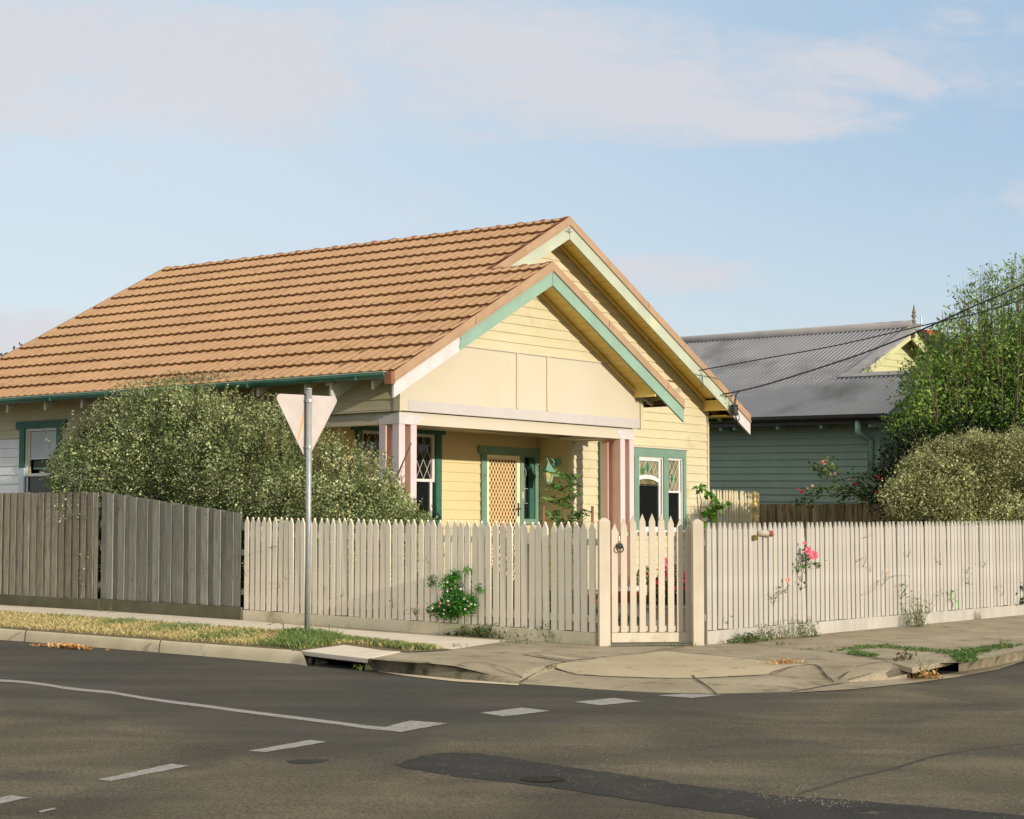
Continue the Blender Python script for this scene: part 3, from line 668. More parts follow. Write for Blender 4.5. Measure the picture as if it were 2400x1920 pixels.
b.ext([(SE+.1, BACK, 3.1), (2*SM-SE-.1, BACK, 3.1), (SM, BACK, 5.6)], (0, .03, 0)); b.build('rear_walls', M['cream'], house)
b = MB(); b.box(0, SB-.03, T2+.02, BACK-.02, .28, .31); b.box(.01, SB-.03, T1+.03, BACK-.02, 2.74, 2.76); b.box(SR+.01, SB-.03, T1+.01, T2+.019, .28, .308)
b.build('interior_floor_and_ceiling', M['timber'], house)
b = MB(); b.box(3.2, 3.24, T2+.1, BACK-.05, .31, 2.74); b.box(.1, SB-.1, 4.6, 4.64, .31, 2.74); b.box(5.4, 5.44, T1+.1, 4.6, .31, 2.74)
b.build('interior_partition', mat('interior_plaster', '#5b564c', None, .9), house)
# corner stops
for q_ in ((SB-.01, SB+.035, T1-.03, T1+.06, .3, 3.18), (SR-.035, SR+.012, T1-.033, T1+.035, .31, 2.60), (-.025, .02, T2-.03, T2+.03, .31, 2.5)): b = MB(); b.box(*q_); b.build('corner_stop', M['cream'], house)
b = MB(); b.box(0, SB+.02, T1-.012, T1+.02, .05, .298); b.build('base_board', M['cream'], house)
b = MB(); b.box(-.012, .02, T2+.04, BACK, .05, .298); b.build('base_board', M['sidewhite'], house)
# porch: brick plinth, floor, ceiling, piers, beams
b = MB(); b.box(-.02, 5.25, -.03, T1-.02, -.05, .30); b.box(-.02, SR, T1-.02, T2-.03, -.05, .30); pl = b.build('porch_plinth', M['brick'], house)
b = MB(); b.box(-.08, 5.32, -.09, -.032, -.05, .125); b.build('edging', M['mortar'], pl)
b = MB(); b.box(0, 5.22, 0, T1-.03, .302, .316); b.box(0, SR-.03, T1-.03, T2-.03, .302, .316); b.build('porch_floor', M['conc_mid'], house)
b = MB(); b.box(.05, 5.10, .05, T1-.02, 2.60, 2.62); b.box(.03, SR-.02, T1-.02, T2-.01, 2.60, 2.62); b.build('porch_ceiling', M['cream'], house)
PB, PT = 2.517, 2.672
b = MB(); b.box(0, 5.183, 0, .12, PB, PT); b.box(0, .12, .121, T2-.03, PB, PT); b.box(5.063, 5.183, .121, T1-.03, PB, PT)
b.box(4.70, 5.06, .121, T1-.03, PB+.01, PB+.05); b.build('porch_beam', M['cream2'], house)
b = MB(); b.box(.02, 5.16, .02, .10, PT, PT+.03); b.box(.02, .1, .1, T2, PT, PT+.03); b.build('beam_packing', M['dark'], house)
# white primer patches where the corners are being repainted
for side in (0, 1):
    pts = [(0, PB-.001), (.34, PB-.001), (.40, PB+.05), (.47, PB+.09), (.42, PB+.13), (.30, PB+.12), (.20, PB+.145), (.0, PB+.13)]
    b = MB(); b.ext([(a if side == 0 else 5.183-a, -.003, z) for a, z in pts], (0, .002, 0)); b.build('primer_patch', M['primer'], house)
pts = [(0, PB-.001), (.33, PB-.001), (.36, PB+.07), (.40, PB+.12), (.27, PB+.135), (.20, PB+.10), (.10, PB+.14), (0, PB+.148)]
b = MB(); b.ext([(-.003, a, z) for a, z in pts], (.002, 0, 0)); b.build('primer_patch', M['primer'], house)
def pier(s0, s1, t0, t1, mw):
    root = None
    w = .112
    b = MB(); e = .003
    for (a0, a1) in ((s0, s0+w), (s1-w, s1)):
        for (c0, c1) in ((t0, t0+w), (t1-w, t1)):
            b.box(a0, a1, c0, c1, .316, PB-e)
    o = b.build('porch_pier', mw, house, bevel=.004)
    b = MB()                                        # pink faces inside the slots
    for (x, y0, y1) in ((s0+w, t0, t0+w), (s1-w, t0, t0+w), (s0+w, t1-w, t1), (s1-w, t1-w, t1)):
        q = .003 if x == s0+w else -.003
        b.box(min(x, x+q), max(x, x+q), y0+.002, y1-.002, .32, PB-.01)
    for (y, x0, x1) in ((t0+w, s0, s0+w), (t1-w, s0, s0+w), (t0+w, s1-w, s1), (t1-w, s1-w, s1)):
        q = .003 if y == t0+w else -.003
        b.box(x0+.002, x1-.002, min(y, y+q), max(y, y+q), .32, PB-.01)
    b.build('slot_lining', M['pink'], o)
    return o
pier(0, .339, 0, .339, M['pinkwash'])
p2 = pier(4.84, 5.183, 0, .339, M['pinkwash'])
b = MB(); b.box(4.836, 4.839, .001, .112, .32, PB-.004); b.box(4.836, 4.839, .228, .339, .32, PB-.004); b.build('side_face', M['pink'], p2)
# gable face of the porch: flat panel, battens, boards above
b = MB(); zt = 3.585
def pl_(z): return SE+(z-ZE+.14)/K
b.ext([(-.06, -.06, 2.68), (5.24, -.06, 2.68), (5.24, -.06, max(2.7, zp(5.24)-.15)), (2*SP-pl_(zt), -.06, zt), (pl_(zt), -.06, zt), (-.06, -.06, zp(-.06)-.15)], (0, .05, 0))
b.build('gable_panel', M['cream2'], house)
boards('porch_gable_boards', M['cream'], pf(-.05), lambda z: max(-.05, pl_(z)), lambda z: 2*SP-max(-.05, pl_(z)), zt, 4.70, .127, zt)
b = MB()
for s0 in (2.31, 2.985): b.box(s0, s0+.055, -.072, -.061, 2.822, 3.583)
b.box(pl_(zt)+.02, 2*SP-pl_(zt)-.02, -.082, -.061, 3.575, 3.597)
b.build('gable_battens', M['cream2'], house)
b = MB(); 
for s0 in (2.302, 2.977): b.box(s0, s0+.008, -.064, -.0605, 2.822, 3.575)
b.build('batten_joint', mat('batten_shadow_gap', '#b3906a', None, .8), house)
b = MB(); b.box(.10, 5.243, -.064, -.0605, 2.683, 2.818); b.build('unpainted_band', M['undercoat'], house)
b = MB(); b.box(-.085, -.055, -.087, -.02, 2.672, 3.1); b.box(5.24, 5.31, -.085, -.02, 2.672, 3.12); b.box(-.085, -.062, -.02, .02, 2.672, 3.1)
b.build('gable_corner_boards', M['cream'], house)
# the side beam over the hidden part of the porch
b = MB(); b.box(-.075, -.062, .02, T2+.2, 2.672, 2.80); b.build('side_frieze', M['cream'], house)

# ---- roof of moulded tiles
def tiles(name, s0, z0, s1, t0, t1, flip=False, fine=True, parent=house):
    course = .372; n = int((s1-s0)/course)+2; roll = .168; dt = roll/8 if fine else roll/2
    nt_ = int((t1-t0)/dt)+1; ts = [min(t0+i*dt, t1) for i in range(nt_)] + [t1]
    nrm = Vector((-K, 0, 1)).normalized(); b = MB(); prof = []
    rr = random.Random(5)
    for t in ts:
        x = ((t % roll)/roll)
        # broad pan with a raised roll
        h = .017*math.exp(-((x-.5)/.20)**2)
        if .70 < x < .80: h -= .004
        prof.append(h)
    def row(s, lift, flat=1.0, jit=0):
        base = len(b.v)
        for i, t in enumerate(ts):
            px = s; pz = z0 + K*(s-s0); o = lift + prof[i]*flat
            p = (px + nrm.x*o, t, pz + nrm.z*o)
            if flip: p = (2*flip - p[0], p[1], p[2])
            b.v.append(p)
        return base
    prev = None
    for c in range(n):
        a = s0 + c*course
        if a > s1-.02: break
        e = min(a+course+.02, s1)
        r0 = row(a+.035, -.008, .3); r1 = row(a, .047, .9); r2 = row(a+(e-a)*.5, .033); r3 = row(e, .006)
        for q0, q1 in ((r0, r1), (r1, r2), (r2, r3)):
            for i in range(len(ts)-1): b.f.append((q0+i, q0+i+1, q1+i+1, q1+i))
    o = b.build(name, M['tile'], parent, solid=-1)
    o.data.polygons.foreach_set('use_smooth', [True]*len(o.data.polygons))
    try: o.data.set_sharp_from_angle(angle=R(38))
    except Exception: pass
    return o
roof = tiles('roof', SE, ZE, SM, .585, 9.27)
tiles('porch_roof', SE, ZE, SP, -.465, .60)
tiles('roof_far_slope', SE, ZE-.075, SM, .585, 9.27, flip=SM, fine=False)
tiles('porch_roof_far_slope', SE, ZE-.075, SP, -.465, .60, flip=SP, fine=False)
# underlay so no light leaks
b = MB(); b.quad((SE+.05, .6, ZE-.03+K*.05), (SM, .6, zr(SM)-.03), (SM, 9.25, zr(SM)-.03), (SE+.05, 9.25, ZE-.03+K*.05))
b.quad((2*SM-SE-.05, .6, ZE-.03+K*.05), (SM, .6, zr(SM)-.03), (SM, 9.25, zr(SM)-.03), (2*SM-SE-.05, 9.25, ZE-.03+K*.05))
b.quad((SE+.05, -.44, ZE-.03+K*.05), (SP, -.44, zp(SP)-.03), (SP, .6, zp(SP)-.03), (SE+.05, .6, ZE-.03+K*.05))
b.quad((2*SP-SE-.05, -.44, ZE-.03+K*.05), (SP, -.44, zp(SP)-.03), (SP, T1, zp(SP)-.03), (2*SP-SE-.05, T1, ZE-.03+K*.05))
b.build('roof_underlay', mat('dark_sarking', '#3d3420', None, .9), house, solid=-1)
# litter on the tiles above the hedge
V = []
rs2 = random.Random(11)
cen = [(lambda s, t: (s, t, ZE+K*(s-SE)+.05+rs2.random()*.02))(SE+.03+abs(rs2.gauss(0, .14)), 3.55+rs2.gauss(0, .55)) for _ in range(700)]
pol = leaf_polys(np.array(cen), .045, .5); o = np_mesh('leaf_litter', pol, M['dirtroof'], 4, roof)
# ridge caps
def ridge(name, sx, z, t0, t1, seg=.42):
    b = MB(); t = t0; z -= .035
    while t < t1-.05:
        e = min(t+seg, t1); r0, r1 = .075, .068
        ring = []
        for tt, r_ in ((t, r0+.012), (t+.03, r0+.012), (t+.035, r0), (e+.02, r1)):
            base = len(b.v)
            for k in range(9):
                a = math.pi*(k/8)*1.16 - .25; b.v.append((sx + r_*1.25*math.cos(a), tt, z + r_*math.sin(a) - .015))
            ring.append(base)
        for q0, q1 in zip(ring, ring[1:]):
            for k in range(8): b.f.append((q0+k, q0+k+1, q1+k+1, q1+k))
        b.f.append(tuple(ring[0]+k for k in range(9)))
        t = e
    return b.build(name, M['ridge'], roof, solid=-1)
ridge('ridge_capping', SM, zr(SM), .62, 9.24); ridge('ridge_capping', SP, zp(SP), -.42, .62)
# verge flashing and barge boards of both gables
def verge(t, sc, zfn, capm, bargem, whites, cap_h=.128, barge_h=.20, name='', depth=.06, rear=False):
    zc = zfn(sc) + .028; so = SE-.01; L = sc-so; zl = zc-K*L
    def strip(mb, sa, sb_, top, bot, y0, y1):
        for sgn in (-1, 1):
            A, B_ = (sc-sa, sc-sb_) if sgn < 0 else (sc+sa, sc+sb_)
            za, zb = zc-K*sa, zc-K*sb_
            mb.ext([(A, y0, za-bot), (B_, y0, zb-bot), (B_, y0, zb-top), (A, y0, za-top)], (0, y1-y0, 0))
    b = MB(); strip(b, 0, L, 0, cap_h, t-.012, t+.10); cap = b.build('verge_flashing'+name, capm, house, bevel=.004)
    b = MB(); strip(b, .0, L*1.0, -.004, .012, t-.006, t+.115); b.build('verge_lip', M['ridge'], cap)
    for sg_, q_ in ((-1, L*.52), (1, L*.40), (1, L*.86)):
        x_ = sc+sg_*q_; z_ = zc-K*q_; b = MB(); b.ext([(x_, t-.0135, z_-cap_h), (x_+.012, t-.0135, z_-cap_h), (x_+.03, t-.0135, z_-.004), (x_+.018, t-.0135, z_-.004)], (0, .0012, 0)); b.build('flashing_joint', M['ridge'], cap)
    b = MB(); strip(b, 0, L, cap_h-.02, cap_h+.004, t-.022, t-.0125); b.build('flashing_turn', capm, cap)
    w0, w1 = whites
    b = MB()
    for sgn, w in ((-1, w0), (1, w1)):
        lim = L - (w or 0)
        A, B_ = sc, sc+sgn*lim; zb = zc-K*lim
        b.ext([(A, t, zc-cap_h-barge_h), (B_, t, zb-cap_h-barge_h), (B_, t, zb-cap_h+.01), (A, t, zc-cap_h+.01)], (0, .03, 0))
    bo = b.build('barge_board', bargem, house)
    for sgn, w in ((-1, w0), (1, w1)):
        if not w: continue
        A, B_ = sc+sgn*(L-w), sc+sgn*L; za, zb = zc-K*(L-w), zc-K*L
        b = MB(); b.ext([(A, t, za-cap_h-barge_h), (B_, t, zb-cap_h-barge_h), (B_, t, zb-cap_h+.01), (A+sgn*-.03, t, za-cap_h+.03), (A-sgn*.05, t, za-cap_h-.06+K*.05*1), (A+sgn*.01, t, za-cap_h-.12)], (0, .03, 0))
        tag(b.build('barge_end', M['primer'], bo), 'white primed lower end of the barge board')
    b = MB(); b.box(sc-.002, sc+.002, t-.003, t+.001, zc-cap_h-barge_h, zc-cap_h); b.build('barge_joint', M['crack'], bo)
    return cap
capm = verge(-.46, SP, zp, M['tile_old'], M['bargegreen'], (1.25, None), barge_h=.195)
capm2 = verge(.585, SM, zr, M['tile_old'], M['palegreen'], (None, .56), barge_h=.20)
b = MB(); b.box(SE-.07, SE-.005, -.472, -.36, ZE-.135, ZE+.015); b.build('flashing_end', M['ridge'], capm)
b = MB()
for sgn in (-1, 1): b.ext([(SM, 9.22, zr(SM)+.05), (SM+sgn*(SM-SE), 9.22, ZE+.05), (SM+sgn*(SM-SE), 9.22, ZE-.10), (SM, 9.22, zr(SM)-.10)], (0, .08, 0))
b.build('rear_verge', M['tile_old'], house)
# boarded soffits of the two gable overhangs
def soffit(t0, t1, sc, zfn, dz, smin, smax, name):
    b = MB(); w = .142
    for sgn in (-1, 1):
        q = .004; lim = (smax-sc) if sgn > 0 else (sc-smin)
        while q < lim:
            e = min(q+w-.010, lim); za, zb = zfn(sc)-dz-K*q, zfn(sc)-dz-K*e
            A, B_ = sc+sgn*q, sc+sgn*e
            b.ext([(A, t0, za), (B_, t0, zb), (B_, t0, zb+.015), (A, t0, za+.015)], (0, t1-t0, 0)); q += w
    return b.build(name, M['soffit'], house)
soffit(-.43, -.05, SP, zp, .195, 0.0, 5.16, 'porch_soffit'); soffit(.615, T1, SM, zr, .10, 0.0, 8.70, 'gable_soffit')
b = MB()                                            # wall plate scotias under the soffits
for (sc, zf, t, dz, lim) in ((SP, zp, -.075, .21, 2.58), (SM, zr, T1-.045, .115, 4.30)):
    for sgn in (-1, 1):
        b.ext([(sc, t, zf(sc)-dz-.05), (sc+sgn*lim, t, zf(sc)-dz-.05-K*lim), (sc+sgn*lim, t, zf(sc)-dz-K*lim), (sc, t, zf(sc)-dz)], (0, .02, 0))
b.build('soffit_bead', M['soffit'], house)
# closing boards at the lower ends of the soffits, brackets, exposed rafters
for q_ in ((5.10, 5.125, -.43, -.02, 3.13, 3.28), (8.69, 8.715, .60, T1-.01, 3.155, 3.33)): b = MB(); b.box(*q_); b.build('soffit_closer', M['soffit'], house)
def rafter(s0, s1, t, zfn, drop0, drop1, w=.045, m='cream', par=None, nm='rafter'):
    b = MB(); b.ext([(s0, t, zfn(s0)-.04), (s0, t, zfn(s0)-drop0), (s1, t, zfn(s1)-drop1), (s1, t, zfn(s1)-.04)], (0, w, 0)); return b.build(nm, M[m], par or house)
for t in (-.08, .63, 1.07, 1.93, 2.75, 3.6, 4.5, 5.45, 6.26, 7.13, 8.0, 8.8): rafter(-.56, .02, t, zr, .205, .16, m='cream2')
rafter(5.19, 5.62, -.05, zp, .22, .16); rafter(5.19, 5.62, .52, zp, .22, .16)
for t in (T1+.01, 1.9, 2.8, 3.7): rafter(8.79, 9.30, t, zr, .20, .13)
b = MB(); b.box(8.86, 9.30, .70, T1+.3, zr(9.3)-.075, zr(9.3)-.06); b.build('eave_lining', M['soffit'], house)
# gutters
def gutter(name, s, z, t0, t1, sg=-1, m='gutter'):
    pts = [(.0, .0), (.0, -.03), (.02, -.062), (.05, -.075), (.095, -.075), (.105, -.05), (.105, 0), (.09, .0), (.09, -.045), (.02, -.045), (.012, 0)]
    b = MB(); b.ext([(s-sg*x, t0, z+y) for x, y in pts], (0, t1-t0, 0)); return b.build(name, M[m], house)
g1 = gutter('gutter', -.70, 3.105, -.36, 9.2)
for t in (.10, 2.0, 3.9, 6.0, 7.9):
    b = MB(); b.box(-.703, -.60, t, t+.018, 3.027, 3.108); b.build('gutter_bracket', M['gutter'], g1)
b = MB(); b.box(-.705, -.60, -.36, 9.2, 3.104, 3.112); b.build('gutter_bead', mat('bleached_bead', '#a9b8a8', None, .5), g1)
g2 = gutter('gutter', 9.50, 3.08, .62, 9.2, sg=1)
# white pipe from the hidden gutter, at the corner
b = MB(); b.tube([(9.42, T1+.75, 3.03), (9.42, T1+.72, 2.9), (9.40, T1+.70, 2.80), (9.33, T1+.68, 2.73), (9.2, T1+.66, 2.70), (8.85, T1+.62, 2.68)], .045, 12); b.build('downpipe_elbow', M['pvc'], g2, smooth=True)
# pale grey-green downpipe on the front wall inside the porch
b = MB(); b.tube([(5.752, T1-.07, .3), (5.752, T1-.07, 2.60)], .038, 12); b.build('downpipe', mat('pale_pipe_paint', '#8fb59d', '#86ab94', .5, 3), house, smooth=True)

# ---- windows and door
def fr(name, m, x0, x1, z0, z1, w, y0, y1, par, pl='f', T=0.):
    """rectangular frame ring"""
    b = MB()
    R_ = lambda a0, a1, c0, c1: (b.box(a0, a1, T+y0, T+y1, c0, c1) if pl == 'f' else b.box(T+y0, T+y1, a0, a1, c0, c1))
    wl, wr_, wb, wt = w if isinstance(w, tuple) else (w,)*4
    R_(x0, x0+wl, z0, z1); R_(x1-wr_, x1, z0, z1); R_(x0+wl, x1-wr_, z1-wt, z1); R_(x0+wl, x1-wr_, z0, z0+wb)
    return b.build(name, m, par)
def slab(name, m, x0, x1, z0, z1, y0, y1, par, pl='f', T=0.):
    b = MB()
    if pl == 'f': b.box(x0, x1, T+y0, T+y1, z0, z1)
    else: b.box(T+y0, T+y1, x0, x1, z0, z1)
    return b.build(name, m, par)
def diamonds(x0, x1, z0, z1, y, par, nx, T, clip=None, w=.0045, ratio=1.75, name='leadlight', m='came'):
    b = MB(); dx = (x1-x0)/nx; dz = dx*ratio
    segs = []
    k = -int((z1-z0)/dz)-2
    def clipline(p, q):
        # clip to the rectangle
        (xa, za), (xb, zb) = p, q; t0, t1 = 0., 1.; dx_, dz_ = xb-xa, zb-za
        for pp, qq in ((-dx_, xa-x0), (dx_, x1-xa), (-dz_, za-z0), (dz_, z1-za)):
            if abs(pp) < 1e-9:
                if qq < 0: return None
            else:
                r_ = qq/pp
                if pp < 0: t0 = max(t0, r_)
                else: t1 = min(t1, r_)
        if t0 >= t1: return None
        return (xa+t0*dx_, za+t0*dz_), (xa+t1*dx_, za+t1*dz_)
    H = (z1-z0); span = H/dz*dx
    i = -int(span/dx)-2
    while x0 + i*dx < x1+span+dx:
        X = x0+i*dx
        for sgn in (1, -1):
            c = clipline((X, z0), (X+sgn*span, z1))
            if c:
                (xa, za), (xb, zb) = c
                if clip:
                    n_ = 14; pts = [(xa+(xb-xa)*j/n_, za+(zb-za)*j/n_) for j in range(n_+1)]
                    ins = [p for p in pts if clip(*p)]
                    if len(ins) < 2: continue
                    (xa, za), (xb, zb) = ins[0], ins[-1]
                b.tube([(xa, T+y, za), (xb, T+y, zb)], w, 4, False)
        i += 1
    return b.build(name, M[m], par)
def oval(name, m, cx, cz, rx, rz, T, y, par, n=20):
    b = MB(); b.ext([(cx+rx*math.cos(a), T+y, cz+rz*math.sin(a)) for a in [2*math.pi*i/n for i in range(n)]], (0, .004, 0)); return b.build(name, m, par)
def ringt(cx, cz, rx, rz, T, y, r_, n=20, a0=0, a1=2*math.pi):
    return [(cx+rx*math.cos(a0+(a1-a0)*i/n), T+y, cz+rz*math.sin(a0+(a1-a0)*i/n)) for i in range(n+1)]
G = M['green']
# big front window: green surround, left light hidden by the pier, arched centre, small right light
wa = fr('front_window', G, 5.926, 8.121, 1.16, 2.49, (.08, .08, .04, .135), -.045, .06, house, T=T1)
for x0 in (6.66, 7.478): slab('mullion', G, x0, x0+.125, 1.20, 2.355, -.043, .058, wa, T=T1)
slab('drip_cap', M['cream2'], 5.88, 8.20, 2.492, 2.515, -.065, 0, wa, T=T1)
slab('sill', M['white'], 5.95, 8.10, 1.165, 1.20, -.075, -.01, wa, T=T1)
for (x0, x1) in ((6.006, 6.66), (6.785, 7.478), (7.603, 8.041)):
    fr('sash_box', M['white'], x0, x1, 1.20, 2.355, .022, -.02, .05, wa, T=T1)
# centre light: upper part with arch
cx0, cx1 = 6.807, 7.456
zarc = lambda x: 1.925 + .105*math.sqrt(max(0, 1-((x-7.04)/.36)**2))
def arch_clip(x, z): return z > zarc(x)+.01
slab('pane', M['glass'], cx0, cx1, 1.22, 2.34, .018, .022, wa, T=T1)
up = fr('upper_sash', M['white'], cx0, cx1-.03, 1.90, 2.335, (.03, .055, .001, .045), -.012, .016, wa, T=T1)
b = MB(); n_ = 16; xs_ = [6.80+(7.37-6.80)*i/n_ for i in range(n_+1)]
b.ext([(x, T1-.014, 1.93-.03+(zarc(x)-1.925)*1.0) for x in xs_] + [(x, T1-.014, 1.93+.035+(zarc(x)-1.925)) for x in reversed(xs_)], (0, .03, 0)); b.build('arched_rail', M['white'], up)
diamonds(6.83, 7.365, 1.93, 2.295, .012, up, 5, T1, clip=arch_clip)
oval('green_glass', M['leadgreen'], 7.085, 2.19, .042, .085, T1, .008, up); oval('green_glass', M['leadgreen'], 6.945, 2.12, .034, .06, T1, .008, up)
b = MB()
for r_ in (1.15, 1.75): b.tube(ringt(7.085, 2.19, .042*r_, .085*r_*.9, T1, .006, 0), .0035, 4, False)
b.build('leadlight_scrolls', M['came'], up)
slab('stained_upper_glass', mat('amber_leadlight', '#5f5a3c', '#8a8157', .3, 7, spec=.5), 6.835, 7.365, 1.92, 2.29, .0165, .0178, up, T=T1)
slab('blind', M['blind_c'], 6.84, 7.36, 1.785, 1.96, .03, .035, wa, T=T1)
slab('blind_rail', M['blind'], 6.84, 7.34, 1.765, 1.785, .026, .04, wa, T=T1)
fr('lower_sash', M['white'], cx0+.0, cx1-.02, 1.205, 1.93, (.02, .045, .05, .0), .0, .016, wa, T=T1)
# right light
slab('pane', M['glass'], 7.625, 8.02, 1.22, 2.34, .018, .022, wa, T=T1)
up = fr('upper_sash', M['white'], 7.60, 7.99, 1.80, 2.357, (.012, .045, .03, .04), -.012, .016, wa, T=T1)
diamonds(7.615, 7.945, 1.83, 2.317, .012, up, 3, T1)
oval('green_glass', M['leadgreen'], 7.775, 2.03, .032, .075, T1, .008, up)
b = MB(); b.tube(ringt(7.775, 2.03, .055, .115, T1, .006, 0), .0035, 4, False); b.build('leadlight_scrolls', M['came'], up)
slab('stained_upper_glass', mat('amber_leadlight', '#5f5a3c'), 7.615, 7.945, 1.83, 2.31, .0165, .0178, up, T=T1)
fr('lower_sash', M['white'], 7.62, 8.03, 1.205, 1.82, (.012, .055, .04, .0), .004, .016, wa, T=T1)
# left light (mostly behind the pier)
slab('pane', M['glass'], 6.03, 6.64, 1.22, 2.34, .018, .022, wa, T=T1); fr('sash', M['white'], 6.03, 6.64, 1.22, 2.335, .045, -.01, .016, wa, T=T1)

# window in the porch wall
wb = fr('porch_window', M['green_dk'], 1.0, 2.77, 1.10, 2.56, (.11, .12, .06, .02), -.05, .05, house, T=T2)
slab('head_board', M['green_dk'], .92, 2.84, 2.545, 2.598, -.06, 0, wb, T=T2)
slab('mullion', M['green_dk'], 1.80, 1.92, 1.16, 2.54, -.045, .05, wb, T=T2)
for (x0, x1) in ((1.11, 1.80), (1.92, 2.65)):
    slab('pane', M['glass'], x0, x1, 1.16, 2.54, .02, .024, wb, T=T2)
    u_ = fr('upper_sash', M['white'], x0, x1, 1.87, 2.54, (.05, .05, .04, .04), -.015, .018, wb, T=T2)
    diamonds(x0+.05, x1-.05, 1.91, 2.50, .014, u_, 4, T2, w=.005)
    fr('lower_sash', M['white'], x0+.02, x1-.03, 1.18, 1.88, (.04, .05, .06, .0), .0, .018, wb, T=T2)
slab('sill', M['white'], 1.0, 2.72, 1.08, 1.13, -.09, -.01, wb, T=T2)
slab('curtain', mat('white_curtain', '#8f8d82', '#a8a699', .9, 3, stretch=(14, 1, .3)), 1.14, 1.40, 1.2, 2.5, .09, .10, wb, T=T2)

# front door: solid door, security screen with diamond mesh
dr = slab('front_door', M['timber'], 3.80, 4.60, .32, 2.30, .06, .10, house, T=T2)
fr('door_frame', G, 3.677, 4.66, .316, 2.308, (.115, .075, .01, .005), -.05, .06, house, T=T2)
slab('door_head', G, 3.61, 5.04, 2.31, 2.425, -.065, 0, dr, T=T2)
scr = fr('screen_door', M['mesh'], 3.795, 4.585, .33, 2.30, (.06, .07, .12, .06), -.035, -.005, dr, T=T2)
dm = diamonds(3.855, 4.515, .45, 2.24, -.02, scr, 9, T2, w=.0065, ratio=1.5, name='diamond_mesh', m='mesh')

slab('handle_plate', M['iron'], 4.528, 4.556, 1.40, 1.60, -.048, -.036, scr, T=T2)
b = MB(); b.tube([(4.542, T2-.045, 1.515), (4.542, T2-.085, 1.515), (4.44, T2-.085, 1.512)], .010, 8); b.build('handle', M['iron'], scr, smooth=True)
slab('doorbell', M['white'], 4.615, 4.637, 1.66, 1.765, -.065, -.05, dr, T=T2)
sl = fr('sidelight', G, 4.66, 5.05, 1.30, 2.309, (.012, .10, .065, .02), -.05, .06, house, T=T2)
slab('sill', G, 4.63, 5.06, 1.285, 1.335, -.075, -.051, sl, T=T2)
slab('pane', M['glass'], 4.672, 4.95, 1.365, 2.29, .015, .02, sl, T=T2)
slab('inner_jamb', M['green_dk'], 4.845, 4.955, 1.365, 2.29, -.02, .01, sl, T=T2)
b = MB()
for z in (1.60, 1.82): b.tube([(4.68, T2+.010, z), (4.84, T2+.010, z)], .004, 4, False)
b.tube([(4.69, T2+.010, 1.37), (4.69, T2+.010, 2.28)], .004, 4, False); b.tube([(4.765, T2+.010, 1.62), (4.765, T2+.010, 1.96)], .004, 4, False)
b.tube([(4.68, T2+.01, 1.9), (4.765, T2+.01, 2.0), (4.69, T2+.01, 2.12)], .004, 4, False)
b.tube(ringt(4.755, 2.04, .038, .085, T2, .010, 0), .0045, 4, False); b.build('leadlight', M['came'], sl)
# the house number 9 on the door frame
b = MB(); cx, cz = 3.735, 1.985
pts = ringt(cx, cz, .018, .022, T2, -.054, 0, 16) + [(cx+.018, T2-.054, cz-.02), (cx+.010, T2-.054, cz-.05), (cx-.008, T2-.054, cz-.062)]
b.tube(pts, .0042, 6); b.build('house_number', M['brass'], house)
# wall lantern on the return wall
def LP(x, y, z): return (SR-.02-x, 1.30+y, z)
b = MB(); b.tube([LP(0, 0, 2.21), LP(.018, 0, 2.21)], .07, 18); lamp = b.build('wall_lantern', M['lampgreen'], house, smooth=False)
b = MB(); b.tube([LP(.018, 0, 2.20), LP(.07, 0, 2.215), LP(.13, 0, 2.26), LP(.19, 0, 2.30), LP(.235, 0, 2.29), LP(.25, 0, 2.255), LP(.235, 0, 2.23)], .009, 8)
b.tube([LP(.04, 0, 2.17), LP(.075, 0, 2.15), LP(.10, 0, 2.18), LP(.08, 0, 2.20)], .007, 6); b.build('arm', M['lampgreen'], lamp, smooth=True)
b = MB(); c = LP(.22, 0, 0)
def frus(z0, r0, z1, r1, n=6):
    b.add([(c[0]+r0*math.cos(2*math.pi*i/n+.3), c[1]+r0*math.sin(2*math.pi*i/n+.3), z0) for i in range(n)] + [(c[0]+r1*math.cos(2*math.pi*i/n+.3), c[1]+r1*math.sin(2*math.pi*i/n+.3), z1) for i in range(n)],
          [(i, (i+1) % n, n+(i+1) % n, n+i) for i in range(n)] + [tuple(range(n))[::-1], tuple(range(n, 2*n))])
frus(2.075, .105, 2.20, .018); frus(2.060, .112, 2.075, .112); frus(1.905, .055, 1.925, .06); frus(2.20, .02, 2.235, .008)
b.build('lantern_roof', M['lampgreen'], lamp)
b = MB(); frus(1.925, .056, 2.06, .088); b.build('lantern_glass', M['lampglass'], lamp)
b = MB()
for i in range(6):
    a = 2*math.pi*i/6+.3; b.tube([(c[0]+.058*math.cos(a), c[1]+.058*math.sin(a), 1.925), (c[0]+.091*math.cos(a), c[1]+.091*math.sin(a), 2.06)], .006, 5)
b.build('lantern_bars', M['lampgreen'], lamp)
